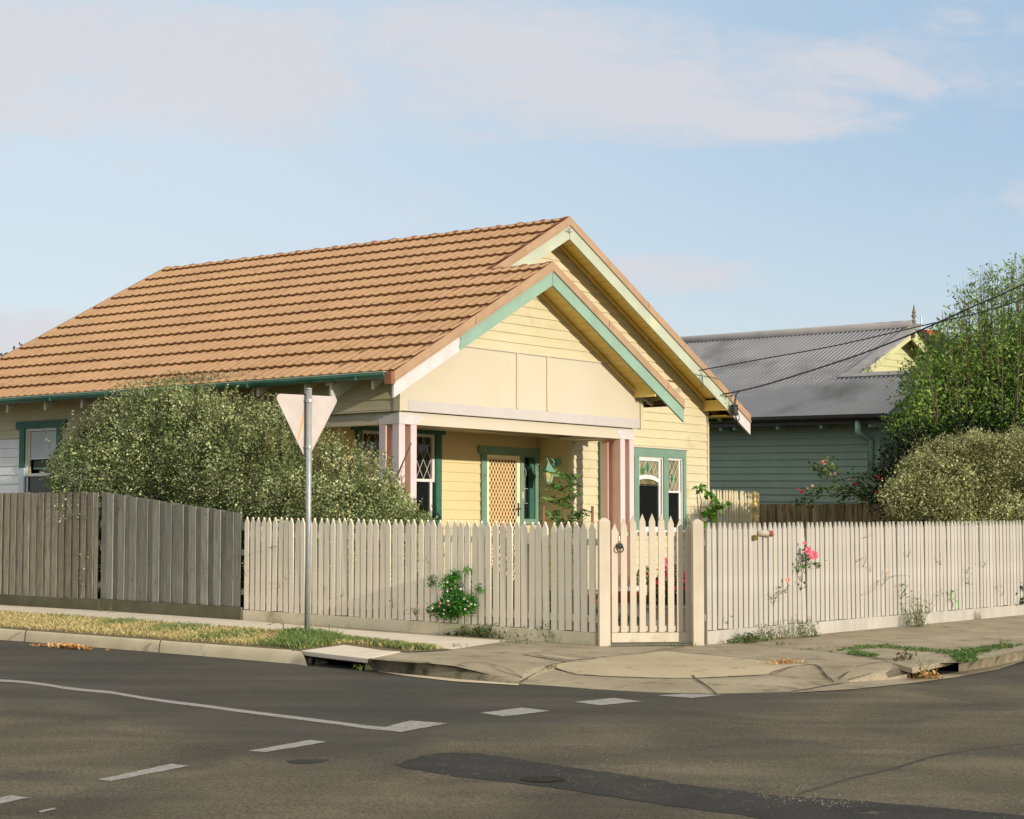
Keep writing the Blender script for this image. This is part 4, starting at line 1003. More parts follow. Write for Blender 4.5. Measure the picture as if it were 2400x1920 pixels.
# side street window
wc = fr('side_window', M['white'], WIN_C[0]+.0, WIN_C[1], 1.10, 2.70, .03, -.012, .06, house, 's', 0.)
b = MB()
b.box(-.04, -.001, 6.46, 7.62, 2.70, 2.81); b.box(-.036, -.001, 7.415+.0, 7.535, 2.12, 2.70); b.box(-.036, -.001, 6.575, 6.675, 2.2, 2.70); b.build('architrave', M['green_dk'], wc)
for q_ in ((-.036, -.001, 7.415, 7.535, 1.1, 2.12), (-.036, -.001, 6.575, 6.675, 1.1, 2.2)): b = MB(); b.box(*q_); tag(b.build('architrave', mat('blue_white_primer', '#b6c3cd', '#c3ccd2', .6, 5), wc), 'primed lower part of the window surround')
us = fr('upper_sash', M['white'], 6.675, 7.415, 2.0, 2.70, .035, -.01, .02, wc, 's')
fr('lower_sash', M['white'], 6.675, 7.415, 1.12, 2.025, .035, .012, .035, wc, 's')
slab('pane', M['glass'], 6.70, 7.39, 1.15, 1.99, .025, .029, wc, 's'); 
slab('blind', M['blind'], 6.71, 7.33, 2.26, 2.66, .022, .026, wc, 's'); slab('blind_rail', M['white'], 6.71, 7.33, 2.245, 2.262, .018, .028, wc, 's')
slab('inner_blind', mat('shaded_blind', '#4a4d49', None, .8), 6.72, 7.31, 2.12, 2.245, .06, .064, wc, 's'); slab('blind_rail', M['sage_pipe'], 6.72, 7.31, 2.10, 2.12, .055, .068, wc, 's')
slab('inner_jamb', M['cream'], 7.33, 7.385, 2.03, 2.66, .004, .03, wc, 's')
slab('pane', M['glass'], 6.70, 7.385, 2.03, 2.68, .10, .104, wc, 's')
slab('sash_lift', M['white'], 6.98, 7.02, 2.03, 2.055, -.02, .0, wc, 's')
# little fittings on the main barge board: insulator hooks, service box and loops of wire
def barge_pt(s, dz=0, dt=0): return Vector((s, .585-.02+dt, zr(s)+.028-.128-.10+dz))
b = MB(); p = barge_pt(4.37, .03); 
b.tube([p, p+Vector((-.03, -.02, .01)), p+Vector((-.05, -.04, .04))], .006, 5); b.tube([p+Vector((-.09, -.02, -.01)), p+Vector((.05, -.02, -.012))], .007, 5); b.tube([p+Vector((.0, -.02, -.04)), p+Vector((.0, -.02, .04))], .007, 5); b.build('aerial_hook', M['clamp'], house)
b = MB(); p = barge_pt(8.60, .02)
b.tube([p, p+Vector((.02, -.05, .02)), p+Vector((.05, -.06, .0)), p+Vector((.06, -.05, -.05)), p+Vector((.02, -.04, -.08))], .007, 5); b.build('cable_hook', M['clamp'], house)
pb = barge_pt(8.79, -.06, -.02)
b = MB(); b.box(pb.x-.055, pb.x+.07, pb.y-.07, pb.y, pb.z-.09, pb.z+.09); jb = b.build('service_box', M['black'], house, bevel=.008)
b = MB(); b.box(pb.x-.012, pb.x+.004, pb.y-.073, pb.y-.0705, pb.z-.05, pb.z+.05); b.build('box_mark', M['white'], jb)
b = MB(); 
for k, (w_, d_) in enumerate(((.10, .30), (.07, .26), (.12, .22))):
    q = Vector((pb.x+.03, pb.y-.05, pb.z)); b.tube([q+Vector((.05, -.03, .33-.02*k)), q+Vector((.0-w_*.4, -.03, .26)), q+Vector((-w_, -.04, .10)), q+Vector((-w_, -.04, -.08)), q+Vector((-w_*.2, -.04, -d_*.8)), q+Vector((.06, -.03, -.13)), q+Vector((.05, -.02, -.05))], .006, 5)
b.build('cable_loops', M['iron'], jb, smooth=True)
b = MB(); q = Vector((7.9, .585-.03, zr(7.9)-.15)); b.tube([q, q+Vector((-.03, -.02, -.1)), q+Vector((-.06, -.02, -.22)), q+Vector((-.03, -.02, -.27)), q+Vector((0, -.02, -.22)), q+Vector((-.02, -.02, -.1))], .006, 5); b.build('cable_tail', M['iron'], house)

# ================================================================ THE GREEN HOUSE NEXT DOOR
rC = ray(2081, 969); C0 = O + rC*(34.7/rC.y)
e2 = Vector(ray(-3000, 1120)).normalized()*1.0      # long wall direction, away to the left
f2 = Vector((-e2.y, e2.x, 0)); f2 = f2 if f2.x > 0 else -f2; f2.normalize(); u2 = e2.cross(f2).normalized(); u2 = u2 if u2.z > 0 else -u2
green_house = tag(empty('green_weatherboard_house', C0), 'sage green weatherboard house with grey corrugated steel roof behind the right hand yard', 'house')
Mx = Matrix((f2, e2, u2)).transposed().to_4x4(); Mx.translation = C0; green_house.matrix_world = Mx
K2 = .58
def loc2(P): return Mx.inverted() @ P
def slope2(u, v):
    r = ray(u, v); n = u2 - K2*f2; k = (n.dot(C0) - n.dot(O))/n.dot(r); return loc2(O+r*k)
def wall2(u, v, x=.38):
    r = ray(u, v); k = (f2.dot(C0)+x - f2.dot(O))/f2.dot(r); return loc2(O+r*k)
AP = slope2(2136, 762); GA = slope2(1983, 877)
W2 = AP.x; LEN2 = 15.0
def tin(name, poly_rows, parent=green_house, pitch=.108):
    """corrugated sheet: rows of (x, y0, y1) up the slope, ribs running up the slope"""
    b = MB(); n = int(LEN2*1.3/pitch*4); rows_ = []
    for x in [r_[0] for r_ in poly_rows]: pass
    ys_ = [-5 + i*pitch/6 for i in range(int((LEN2+5)/pitch*6))]
    prev = None
    for (x, y0, y1) in poly_rows:
        base = len(b.v)
        for y in ys_:
            yy = min(max(y, y0), y1); b.v.append((x, yy, K2*x + -(.0, .035, .05, .05, .035, .0)[int(round((y+5)/pitch*6)) % 6]))
        if prev is not None:
            for i in range(len(ys_)-1):
                b.f.append((prev+i, prev+i+1, base+i+1, base+i))
        prev = base
    o = b.build(name, M['tin'], parent, solid=-1, smooth=False)
    o.data.polygons.foreach_set('use_smooth', [True]*len(o.data.polygons)); return o
groof = tin('roof', [(0, 0, LEN2), (GA.x*.5, -GA.x*.0+0, LEN2), (GA.x, -.0, LEN2)])
tin('upper_roof', [(GA.x+.0, GA.y, LEN2), ((GA.x+W2)/2, (GA.y+AP.y)/2, LEN2), (W2, AP.y, LEN2)])
# front hip below the little gable and far slope
b = MB(); XR = 2*W2
b.quad((0, 0, 0), (GA.x, 0, K2*GA.x), (XR-GA.x, 0, K2*GA.x), (XR, 0, 0)) 
b.quad((XR, 0, 0), (XR, LEN2, 0), (W2, LEN2, K2*W2-.02), (W2, AP.y, K2*W2-.02), (XR-GA.x, 0, K2*GA.x))
b.build('roof_far_slope', M['tin'], green_house, solid=-1)
b = MB(); w_ = .17
b.tube([(W2, AP.y-.05, K2*W2+.0), (W2, LEN2, K2*W2+.0)], .10, 10); b.build('ridge_flashing', M['tin_flash'], groof, smooth=True)
def strip2(name, m, p, q, w, lift=.02, vert=.05, par=groof):
    p, q = Vector(p), Vector(q); d = (q-p).normalized(); n_ = Vector((-K2, 0, 1)).normalized(); side = d.cross(n_).normalized()*w
    b = MB(); b.ext([p+n_*lift, q+n_*lift, q+n_*lift+side, p+n_*lift+side], -n_*vert); return b.build(name, m, par)
strip2('verge_flashing', M['tin_flash'], (GA.x, GA.y, K2*GA.x), (W2, AP.y, K2*W2), .28 if True else 0)
strip2('apron_flashing', M['tin_flash'], (GA.x, GA.y+.1, K2*GA.x), (GA.x, -.2, K2*GA.x), .16)
# little gable: barge boards, yellow-green boards, finial
yg = AP.y + .35
b = MB()
for sg in (-1, 1):
    x_ = lambda a: W2+sg*a
    b.ext([(x_(0), AP.y-.01, K2*W2-.03), (x_(W2-GA.x), AP.y-.01, K2*GA.x-.03), (x_(W2-GA.x), AP.y-.01, K2*GA.x-.24), (x_(0), AP.y-.01, K2*W2-.28)], (0, .03, 0))
gb = b.build('gablet_barge', M['sage_pale'], green_house)
b = MB(); x = GA.x
zz = K2*GA.x - .02
while zz < K2*W2-.1:
    xa = zz/K2 + .05; b.quad((xa, yg-.02, zz), (XR-xa, yg-.02, zz), (XR-xa-.2, yg, zz+.135), (xa+.2, yg, zz+.135)); b.quad((xa, yg, zz), (XR-xa, yg, zz), (XR-xa, yg-.02, zz), (xa, yg-.02, zz)); zz += .135
b.build('gablet_wall', M['sage_pale'], green_house, solid=-1)
b = MB(); b.quad((GA.x, AP.y, K2*GA.x-.06), (W2, AP.y, K2*W2-.06), (W2, yg, K2*W2-.06), (GA.x, yg, K2*GA.x-.06)); b.quad((XR-GA.x, AP.y, K2*GA.x-.06), (W2, AP.y, K2*W2-.06), (W2, yg, K2*W2-.06), (XR-GA.x, yg, K2*GA.x-.06)); b.build('gablet_soffit', M['sage_pale'], green_house, solid=-1)
prof = [(-.55, .045), (-.2, .045), (-.18, .055), (-.12, .055), (-.1, .045), (.12, .045), (.16, .075), (.20, .075), (.22, .035), (.27, .035), (.32, .075), (.38, .085), (.43, .06), (.46, .045), (.49, .06), (.52, .07), (.56, .05), (.85, .008)]
b = MB(); b.tube([(W2, AP.y-.06, K2*W2+z*.48) for z, r_ in prof], [r_*.62 for z, r_ in prof], 10); b.build('finial', mat('weathered_timber_finial', '#6d6758', '#7d7768', .8, 8), green_house, smooth=True)
# walls
WX = .38; cnr = wall2(2060, 1050)
def p2(a, z, o): return (WX-o, a, z)
boards('side_wall', M['sage'], p2, cnr.y, LEN2-.5, -3.4, -.02, .133, -.133*1+.0, parent=green_house)
def p3(a, z, o): return (a, cnr.y-o, z)
boards('front_wall', M['sage'], p3, WX, XR-WX, -3.4, -.02, .133, -.133, parent=green_house)
b = MB(); b.box(WX-.03, WX+.10, cnr.y-.03, cnr.y+.10, -3.4, -.03); b.build('corner_board', M['sage'], green_house)
b = MB(); b.box(XR-WX, XR-WX+.05, cnr.y, LEN2, -3.4, 0); b.box(WX, XR-WX, LEN2-.5, LEN2-.45, -3.4, 2.0); b.build('rear_walls', M['sage'], green_house)
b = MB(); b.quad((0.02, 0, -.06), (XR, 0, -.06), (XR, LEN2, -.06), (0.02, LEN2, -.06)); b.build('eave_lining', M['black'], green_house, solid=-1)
b = MB(); b.ext([(-.10, .02, .0), (-.10, .02, -.06), (-.07, .02, -.10), (.0, .02, -.10), (.02, .02, 0)], (0, LEN2, 0)); gg = b.build('gutter', M['black'], green_house)
b = MB(); b.box(.02, .05, 0, LEN2, -.17, -.06); b.build('fascia', M['black'], green_house)
for u_ in (2040, 1925, 1823, 1722, 1690):
    p = wall2(u_, 988, .08); b = MB(); b.box(.06, WX, p.y-.03, p.y+.03, -.235, -.14); b.build('rafter_end', M['sage_pipe'], green_house)
q0, q1, q2 = wall2(2014, 990, .06), wall2(2014, 1000, .06), wall2(2040, 1015, .30)
b = MB(); b.tube([(.02, q0.y, -.12), (.02, q0.y, -.32), (.06, q0.y-.03, -.37), (.27, q2.y+.05, -.42), (.31, q2.y, -.47), (.31, q2.y, -1.18)], .055, 12); dp = b.build('downpipe', M['sage_pipe'], green_house, smooth=True)
b = MB(); b.tube([(.31, q2.y, -1.15), (.31, q2.y-.3, -1.18), (.31, q2.y-.85, -1.10)], .045, 10); b.build('branch_pipe', M['sage_pipe'], dp, smooth=True)
# lean-to verandah roof at the front, dark behind the tree
b = MB(); b.ext([(WX+.9, cnr.y-.02, -.55), (WX+.9, cnr.y-1.7, -1.0), (XR, cnr.y-1.7, -1.0), (XR, cnr.y-.02, -.55)], (0, 0, -.05)); b.build('verandah_roof', M['tin'], green_house)
cw = loc2(at_depth(2166, 776, 40.5)); cx, cy, cz = cw
b = MB(); b.box(cx-.24, cx+.24, cy-.24, cy+.24, cz-2.2, cz); ch = b.build('chimney', M['chimney'], green_house)
b = MB(); b.box(cx-.28, cx+.28, cy-.28, cy+.28, cz-.14, cz-.05); b.build('chimney_band', M['chimney'], ch)
vw = loc2(at_depth(2159, 743, 40)); b = MB(); b.tube([(vw.x, vw.y, vw.z-1.6), tuple(vw)], .018, 6); b.build('vent_pipe', M['galv'], green_house)

# ================================================================ FENCES
def picket_bm(w, h, th, tip=.075, blunt=0.0, twist=0):
    pts = [(-w/2, 0, 0), (w/2, 0, 0), (w/2, 0, h-tip), (blunt, 0, h), (-blunt, 0, h), (-w/2, 0, h-tip)] if blunt else [(-w/2, 0, 0), (w/2, 0, 0), (w/2, 0, h-tip), (0, 0, h), (-w/2, 0, h-tip)]
    return MB().ext(pts, (0, th, 0))
def link_copy(o, parent, loc, rot=(0, 0, 0), scale=(1, 1, 1)):
    c = o.copy(); COL.objects.link(c); c.parent = parent; c.location = loc; c.rotation_euler = rot; c.scale = scale; return c
rp = random.Random(21)
def picket_fence(name, A, B, spacing, w, H, m, plm, plinth_h, label, blunt=0, tip=.075, group=None, z_extra=lambda k: 0.):
    """A and B are ground points; local x runs from A to B, local -y faces the street"""
    d = (B-A); d.z = 0; L = d.length; rz = math.atan2(d.y, d.x)
    root = tag(empty(name, A, rz), label, 'fence', group)
    protos = [picket_bm(w, H-plinth_h-.006, .02, tip, blunt).build('picket', m, root, bevel=.0025)]
    n = int(L/spacing); first = True; dz = lambda x: gz(A.x+d.x*x/L, A.y+d.y*x/L) - A.z
    for i in range(n):
        x = (i+.5)*L/n; loc = (x+rp.gauss(0, .0025), -.022, dz(x)+plinth_h+.004+rp.gauss(0, .003)+z_extra(x/L)); rot = (rp.gauss(0, .004), rp.gauss(0, .0055), rp.gauss(0, .02))
        if first: o = protos[0]; o.location = loc; o.rotation_euler = rot; first = False
        else: link_copy(protos[0], root, loc, rot)
    for z in (plinth_h+.10, H-.24):
        b = MB(); b.ext([(0, 0, z+dz(0)), (L, 0, z+dz(L)), (L, 0, z+dz(L)+.07), (0, 0, z+dz(0)+.07)], (0, .045, 0)); b.build('rail', m, root)
    m0 = L*.60
    for xa, xb in ((0, m0-.002), (m0+.002, L)):
        b = MB(); b.ext([(xa, -.030, dz(xa)-.03), (xb, -.030, dz(xb)-.03), (xb, -.030, dz(xb)+plinth_h), (xa, -.030, dz(xa)+plinth_h)], (0, .028, 0)); b.build('plinth_board', plm, root, bevel=.002)
    for x in [0.15+i*2.2 for i in range(int(L/2.2)+1)]:
        b = MB(); b.box(x-.045, x+.045, .047, .13, dz(x)-.05, dz(x)+H-.12); b.build('post', m, root)
    return root, L, dz
FL0, FL1 = gp(573, 1453.6), gp(1399, 1512.5)
sf, SFL, sdz = picket_fence('picket_fence', FL0, FL1, .1025, .078, 1.245, M['picket'], M['plinth'], .125, 'cream pointed picket fence along the side street footpath behind the give way sign')
FR0, FR1 = gp(1653, 1510.5), gp(2470, 1434)
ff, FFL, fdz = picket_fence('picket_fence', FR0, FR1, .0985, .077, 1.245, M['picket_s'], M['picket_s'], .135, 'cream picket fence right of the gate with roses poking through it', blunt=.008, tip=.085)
# gate posts with weathered pointed tops
def gate_post(u, v, parent, h, w=.112):
    p = gp(u, v); b = MB(); r_ = w/2
    b.add([(-r_, -r_, -.05), (r_, -r_, -.05), (r_, r_, -.05), (-r_, r_, -.05), (-r_, -r_, h-.035), (r_, -r_, h-.035), (r_, r_, h-.035), (-r_, r_, h-.035), (-.02, -.02, h), (.02, -.02, h), (.02, .02, h), (-.02, .02, h)],
          [(0, 3, 2, 1), (0, 1, 5, 4), (1, 2, 6, 5), (2, 3, 7, 6), (3, 0, 4, 7), (4, 5, 9, 8), (5, 6, 10, 9), (6, 7, 11, 10), (7, 4, 8, 11), (8, 9, 10, 11)])
    o = b.build('gate_post', M['picket_g'], None, bevel=.003)
    Mw = Matrix.Translation(p) @ Matrix.Rotation(.12, 4, 'Z'); o.parent = parent
    Pm = Matrix.Translation(parent.location) @ Matrix.Rotation(parent.rotation_euler.z, 4, 'Z')
    o.matrix_local = Pm.inverted() @ Mw; return o
gate_post(1416, 1514, sf, 1.29); gate_post(1635.5, 1512, ff, 1.28)
# the gate
GA0, GB0 = gp(1432, 1511), gp(1621, 1509.5); d = GB0-GA0; GL = math.hypot(d.x, d.y)
gate = tag(empty('garden_gate', GA0, math.atan2(d.y, d.x)), 'cream picket gate with an arched top and black iron ring handle', 'gate')
tops = [1225, 1214.5, 1207.5, 1203, 1202, 1203, 1207.5, 1214.5, 1226]
cxs = [1439.7, 1461.3, 1483, 1504.7, 1527.6, 1549.4, 1571.5, 1592.8, 1613]
for u, v in zip(cxs, tops):
    x = (u-1432)/(1621-1432)*GL; h = (1508-v)/F_PX*19.85
    o = picket_bm(.066, h-.118, .02, .085).build('picket', M['picket_g'], gate, bevel=.0025); o.location = (x, -.03, .122)
b = MB(); b.box(.0, GL, -.032, -.008, .022, .118); b.build('bottom_board', M['picket_g'], gate, bevel=.003)
b = MB(); b.box(.01, GL-.01, -.007, .030, 1.105, 1.145); b.build('top_rail', M['picket_g'], gate)
b = MB(); b.box(.01, GL-.01, -.007, .030, .135, .185); b.build('bottom_rail', M['picket_g'], gate)
b = MB(); b.ext([(.04, 0, .19), (.10, 0, .19), (GL-.04, 0, 1.10), (GL-.10, 0, 1.10)], (0, .025, 0)); 
hx = (1450.5-1432)/189*GL; hz = (1508-1278)/F_PX*19.85
b = MB(); b.tube([(hx, -.031, hz), (hx, -.052, hz)], .034, 16); b.tube([(hx, -.052, hz), (hx, -.068, hz)], [.022, .012], 12); hd = b.build('ring_handle', M['iron'], gate, smooth=False)
b = MB(); b.tube([(hx+.034*math.cos(a), -.066-.012*math.sin(a)*.0, hz-.028+.034*math.sin(a)) for a in [2*math.pi*i/20 for i in range(21)]], .0065, 8, False); b.build('ring', M['iron'], hd, smooth=True)
b = MB(); b.box(hx-.006, hx+.006, -.031, -.029, hz+.05, hz+.10); b.build('latch_plate', M['clamp'], hd)

def paling_fence(name, pts, tops, label, m, w, spacing, over, plm, plinth_h, base_gap=.0, seed=1, drop=0):
    """lapped vertical boards; tops = heights above ground along the run"""
    A, B = pts; d = B-A; d.z = 0; L = d.length; r_ = random.Random(seed)
    root = tag(empty(name, A, math.atan2(d.y, d.x)), label, 'fence'); dz = lambda x: gz(A.x+d.x*x/L, A.y+d.y*x/L)-A.z
    def top(x):
        f_ = x/L; k = [a for a in tops]
        for (a, ha), (c, hc) in zip(k, k[1:]):
            if a <= f_ <= c: return ha+(hc-ha)*(f_-a)/max(c-a, 1e-6)
        return k[-1][1]
    n = int(L/spacing)
    for i in range(n+1):
        x = i*L/n
        for layer in (1, 0):
            xx = x + (spacing/2 if layer else 0); ww = (w if not layer else over)
            if xx-ww/2 < -.01 or xx+ww/2 > L+.01: continue
            a, c = xx-ww/2+r_.gauss(0, .002), xx+ww/2+r_.gauss(0, .002); j = r_.gauss(0, .004)
            y0 = -.034 if not layer else -.017; y0 += r_.gauss(0, .0015); tl = r_.gauss(0, .003)
            b = MB(); b.ext([(a, y0, dz(a)+plinth_h+.003), (c, y0, dz(c)+plinth_h+.003), (c+tl, y0, dz(c)+top(min(c, L))+j), (a+tl, y0, dz(a)+top(max(a, 0))+j)], (0, .014, 0))
            b.build('paling', m, root)
    for z in (plinth_h+.15, top(L/2)*.55, top(L)-.2):
        b = MB(); b.ext([(0, -.002, z), (L, -.002, z+dz(L)), (L, -.002, z+dz(L)+.07), (0, -.002, z+.07)], (0, .045, 0)); b.build('rail', m, root)
    if plm:
        b = MB(); b.ext([(0, -.05, dz(0)-.04), (L, -.05, dz(L)-.04), (L, -.05, dz(L)+plinth_h), (0, -.05, dz(0)+plinth_h)], (0, .03, 0)); b.build('plinth_board', plm, root)
    return root
PA, PBm, PC = gp(-60, 1411.5), gp(232, 1431.2), gp(571.5, 1453.5)
def hgt(p, v):                                     # height above the ground at p whose top appears at row v
    D = p.y; return CAM_Z + (1258-v)/F_PX*D*1.0 - p.z
paling_fence('paling_fence', (PA, PBm), [(0, hgt(PA, 1156)), (1, hgt(PBm, 1154))], 'old brown grey paling fence at the far left below the white framed window', M['pale'], .098, .152, .10, M['plinth_old'], .14, seed=4)
paling_fence('paling_fence', (PBm+(PC-PBm)*.003, PC), [(0, hgt(PBm, 1154)), (.10, hgt(PBm+(PC-PBm)*.1, 1157)), (1, hgt(PC, 1204))], 'greenish grey paling fence that slopes down to the picket fence', M['pale2'], .125, .215, .135, M['plinth_old'], .155, seed=9)
# tall picket fence beside the house and its square post
s0, s1 = 8.86, 10.80; a0 = hl(s0, 1.30, 0); a1 = hl(s1, 1.30, 0); a0.z = gz(a0.x, a0.y); a1.z = gz(a1.x, a1.y)
rdz0 = lambda f: (gz(*(a0+(a1-a0)*f).xy)-a0.z)
rf, RL, rdz = picket_fence('tall_picket_fence', a0, a1, .0865, .058, 1.885-a0.z, M['cream'], M['cream'], .1, 'tall cream picket fence joining the right corner of the cream house', blunt=.012, tip=.06, z_extra=lambda f: -rdz0(f))
b = MB(); b.box(RL-.17, RL-.0, -.05, .08, -.1, 1.852-a0.z); b.build('square_post', mat('lichened_cream_paint', '#e0c88a', '#d8be80', .7, 3, dirt=('#8f8a60', 7, .52, .66)), rf, bevel=.004)
# weathered boundary fence between the yards
b0 = hl(10.85, 1.35, 0); b1 = b0 - EY*4.2 + EX*.0; b0.z = gz(b0.x, b0.y); b1.z = gz(b1.x, b1.y)
paling_fence('boundary_fence', (b0, b1), [(0, hgt(b0, 1182)), (1, hgt(b1, 1182))], 'mossy brown boundary paling fence below the green weatherboard wall', M['pale3'], .10, .165, .105, None, .0, seed=13)

# ================================================================ GIVE WAY SIGN SEEN FROM BEHIND
sp = gp(720, 1495)
sign = tag(empty('give_way_sign', sp, .0), 'triangular road sign seen from behind on a galvanised steel post', 'road sign')
ht = (1495-917)/F_PX*sp.y*1.003
b = MB(); b.tube([(0, 0, -.05), (.004, 0, ht*.5), (.002, 0, ht)], .0305, 20); b.tube([(.002, 0, ht), (.002, 0, ht+.014), (.002, 0, ht+.020)], [.0325, .031, .012], 20); post = b.build('post', M['galv'], sign)
for p in post.data.polygons: p.use_smooth = len(p.vertices) == 4
ang = R(36); ca, sa = math.cos(ang), math.sin(ang)
def sp3(x, z, y=0): return (x*ca - y*sa*1.0 - .022, .0365 + x*sa + y*ca, z)
zt = ht - (929-917)/F_PX*sp.y; wS, hS, rr_ = .80, .705, .045
cor = [(-wS/2, zt), (wS/2, zt), (0, zt-hS)]
def rounded(cor, r_):
    out_ = []; n = len(cor)
    for i in range(n):
        P, A_, B_ = Vector((*cor[i], 0)), Vector((*cor[i-1], 0)), Vector((*cor[(i+1) % n], 0))
        ua, ub = (A_-P).normalized(), (B_-P).normalized(); th_ = ua.angle(ub)/2; dd = r_/math.tan(th_); c_ = P + (ua+ub).normalized()*(r_/math.sin(th_))
        s_ = P+ua*dd-c_; e_ = P+ub*dd-c_; a_ = math.atan2(s_.y, s_.x); b_ = math.atan2(e_.y, e_.x); da = (b_-a_+math.pi) % (2*math.pi)-math.pi
        for k in range(9): out_.append((c_.x+r_*math.cos(a_+da*k/8), c_.y+r_*math.sin(a_+da*k/8)))
    return out_
ro = rounded(cor, rr_)
off_ = Vector((-sa, ca, 0))*.004
b = MB(); b.ext([sp3(x, z) for x, z in ro], off_); pn = b.build('sign_panel', M['signback'], sign)
ro2 = rounded([(-wS/2+.03, zt-.018), (wS/2-.03, zt-.018), (0, zt-hS+.06)], .035); 
b = MB(); b.ext([sp3(x, z, .0045) for x, z in ro], off_*.5); b.build('sign_face', mat('red_sign_face', '#a8231f', None, .4), pn)
b = MB(); xr = [(-.035, zt-.15), (-.022, zt-.16), (-.085, zt-.43), (-.075, zt-.53), (-.10, zt-.50), (-.11, zt-.42), (-.08, zt-.30)]
b.ext([sp3(x, z, -.0012) for x, z in [(-.03, zt-.14), (-.045, zt-.28), (-.105, zt-.50), (-.115, zt-.485), (-.075, zt-.29)]], -off_*.1); tag(b.build('rust_streak', M['rust'], pn), 'thin rust coloured streak')
for z in (zt-.062, zt-.555):
    b = MB(); b.tube([(0.003, 0, z-.014), (0.003, 0, z+.014)], .036, 18); b.box(-.03, .035, .028, .045, z-.014, z+.014); b.build('clamp', M['clamp'], sign)

# ================================================================ SMALL THINGS ON THE FENCE
def front_fence_pt(u, v, y=-.045):                 # point on the street face of the right hand fence
    d = (FR1-FR0); d.z = 0; n = Vector((-d.y, d.x, 0)).normalized(); n = n if n.y < 0 or True else n
    out_ = Vector((d.y, -d.x, 0)).normalized(); P = FR0 + out_*(-y)
    r = ray(u, v); k = out_.dot(P-O)/out_.dot(r); return O+r*k
def side_fence_pt(u, v, y=-.045):
    d = (FL1-FL0); d.z = 0; out_ = Vector((d.y, -d.x, 0)).normalized(); P = FL0 + out_*(-y)
    r = ray(u, v); k = out_.dot(P-O)/out_.dot(r); return O+r*k
fdir = (FR1-FR0).normalized(); fz = math.atan2(fdir.y, fdir.x)
p = front_fence_pt(1793, 1250, -.05); 
b = MB(); b.tube([(-.10, .03, 0), (.085, -.05, -.006)], .031, 16); o = b.build('newspaper', M['paper'], None, smooth=True); o.location = p; o.rotation_euler = (0, 0, fz)
tag(o, 'rolled newspaper wedged between the pickets right of the gate', 'newspaper')
b = MB(); b.tube([(.02, -.022, -.003), (.07, -.0435, -.0055)], .0318, 16, False); q = b.build('printed_band', M['papertext'], o, smooth=True)
p = front_fence_pt(1770, 1260.5, -.05); b = MB(); b.box(-.042, .042, -.012, .0, -.028, .028); o = b.build('metal_plate', M['brass'], None, bevel=.002); o.location = p; o.rotation_euler = (0, 0, fz)
tag(o, 'small square brass plate screwed to the pickets left of the newspaper', 'plate')

# ================================================================ OVERHEAD CABLES
def cable(px, r_, label):
    pts = [at_depth(u, v, d) for u, v, d in px]
    # resample smoothly
    out_ = []
    for i in range(len(pts)-1):
        p0, p1, p2_, p3_ = pts[max(i-1, 0)], pts[i], pts[i+1], pts[min(i+2, len(pts)-1)]
        for k in range(6):
            t = k/6; out_.append(.5*((2*p1)+(-p0+p2_)*t+(2*p0-5*p1+4*p2_-p3_)*t*t+(-p0+3*p1-3*p2_+p3_)*t**3))
    out_.append(pts[-1]); b = MB(); b.tube(out_, r_, 6); o = b.build('service_cable', M['iron'], None, smooth=True); tag(o, label, 'cable', None); return o
pA = H0 + EX*7.92 + EY*.55; dA = pA.y
o = cable([(1637, 868.5, 30.6), (1690, 859, 30.5), (1800, 839, 30.3), (1960, 809.8, 30), (2160, 763.8, 29.5), (2282, 736, 29.2), (2400, 702, 28.8), (2700, 610, 28)], .010, 'thin black cable running from the upper hook on the pale barge board')
o = cable([(1693, 924, 31.4), (1722, 919, 31.3), (1800, 900, 31), (1960, 849.6, 30.2), (2060, 814, 29.6), (2160, 773, 29), (2280, 719, 28.4), (2400, 665.6, 28), (2700, 520, 27)], .013, 'thick twisted black cable running from the black service box')

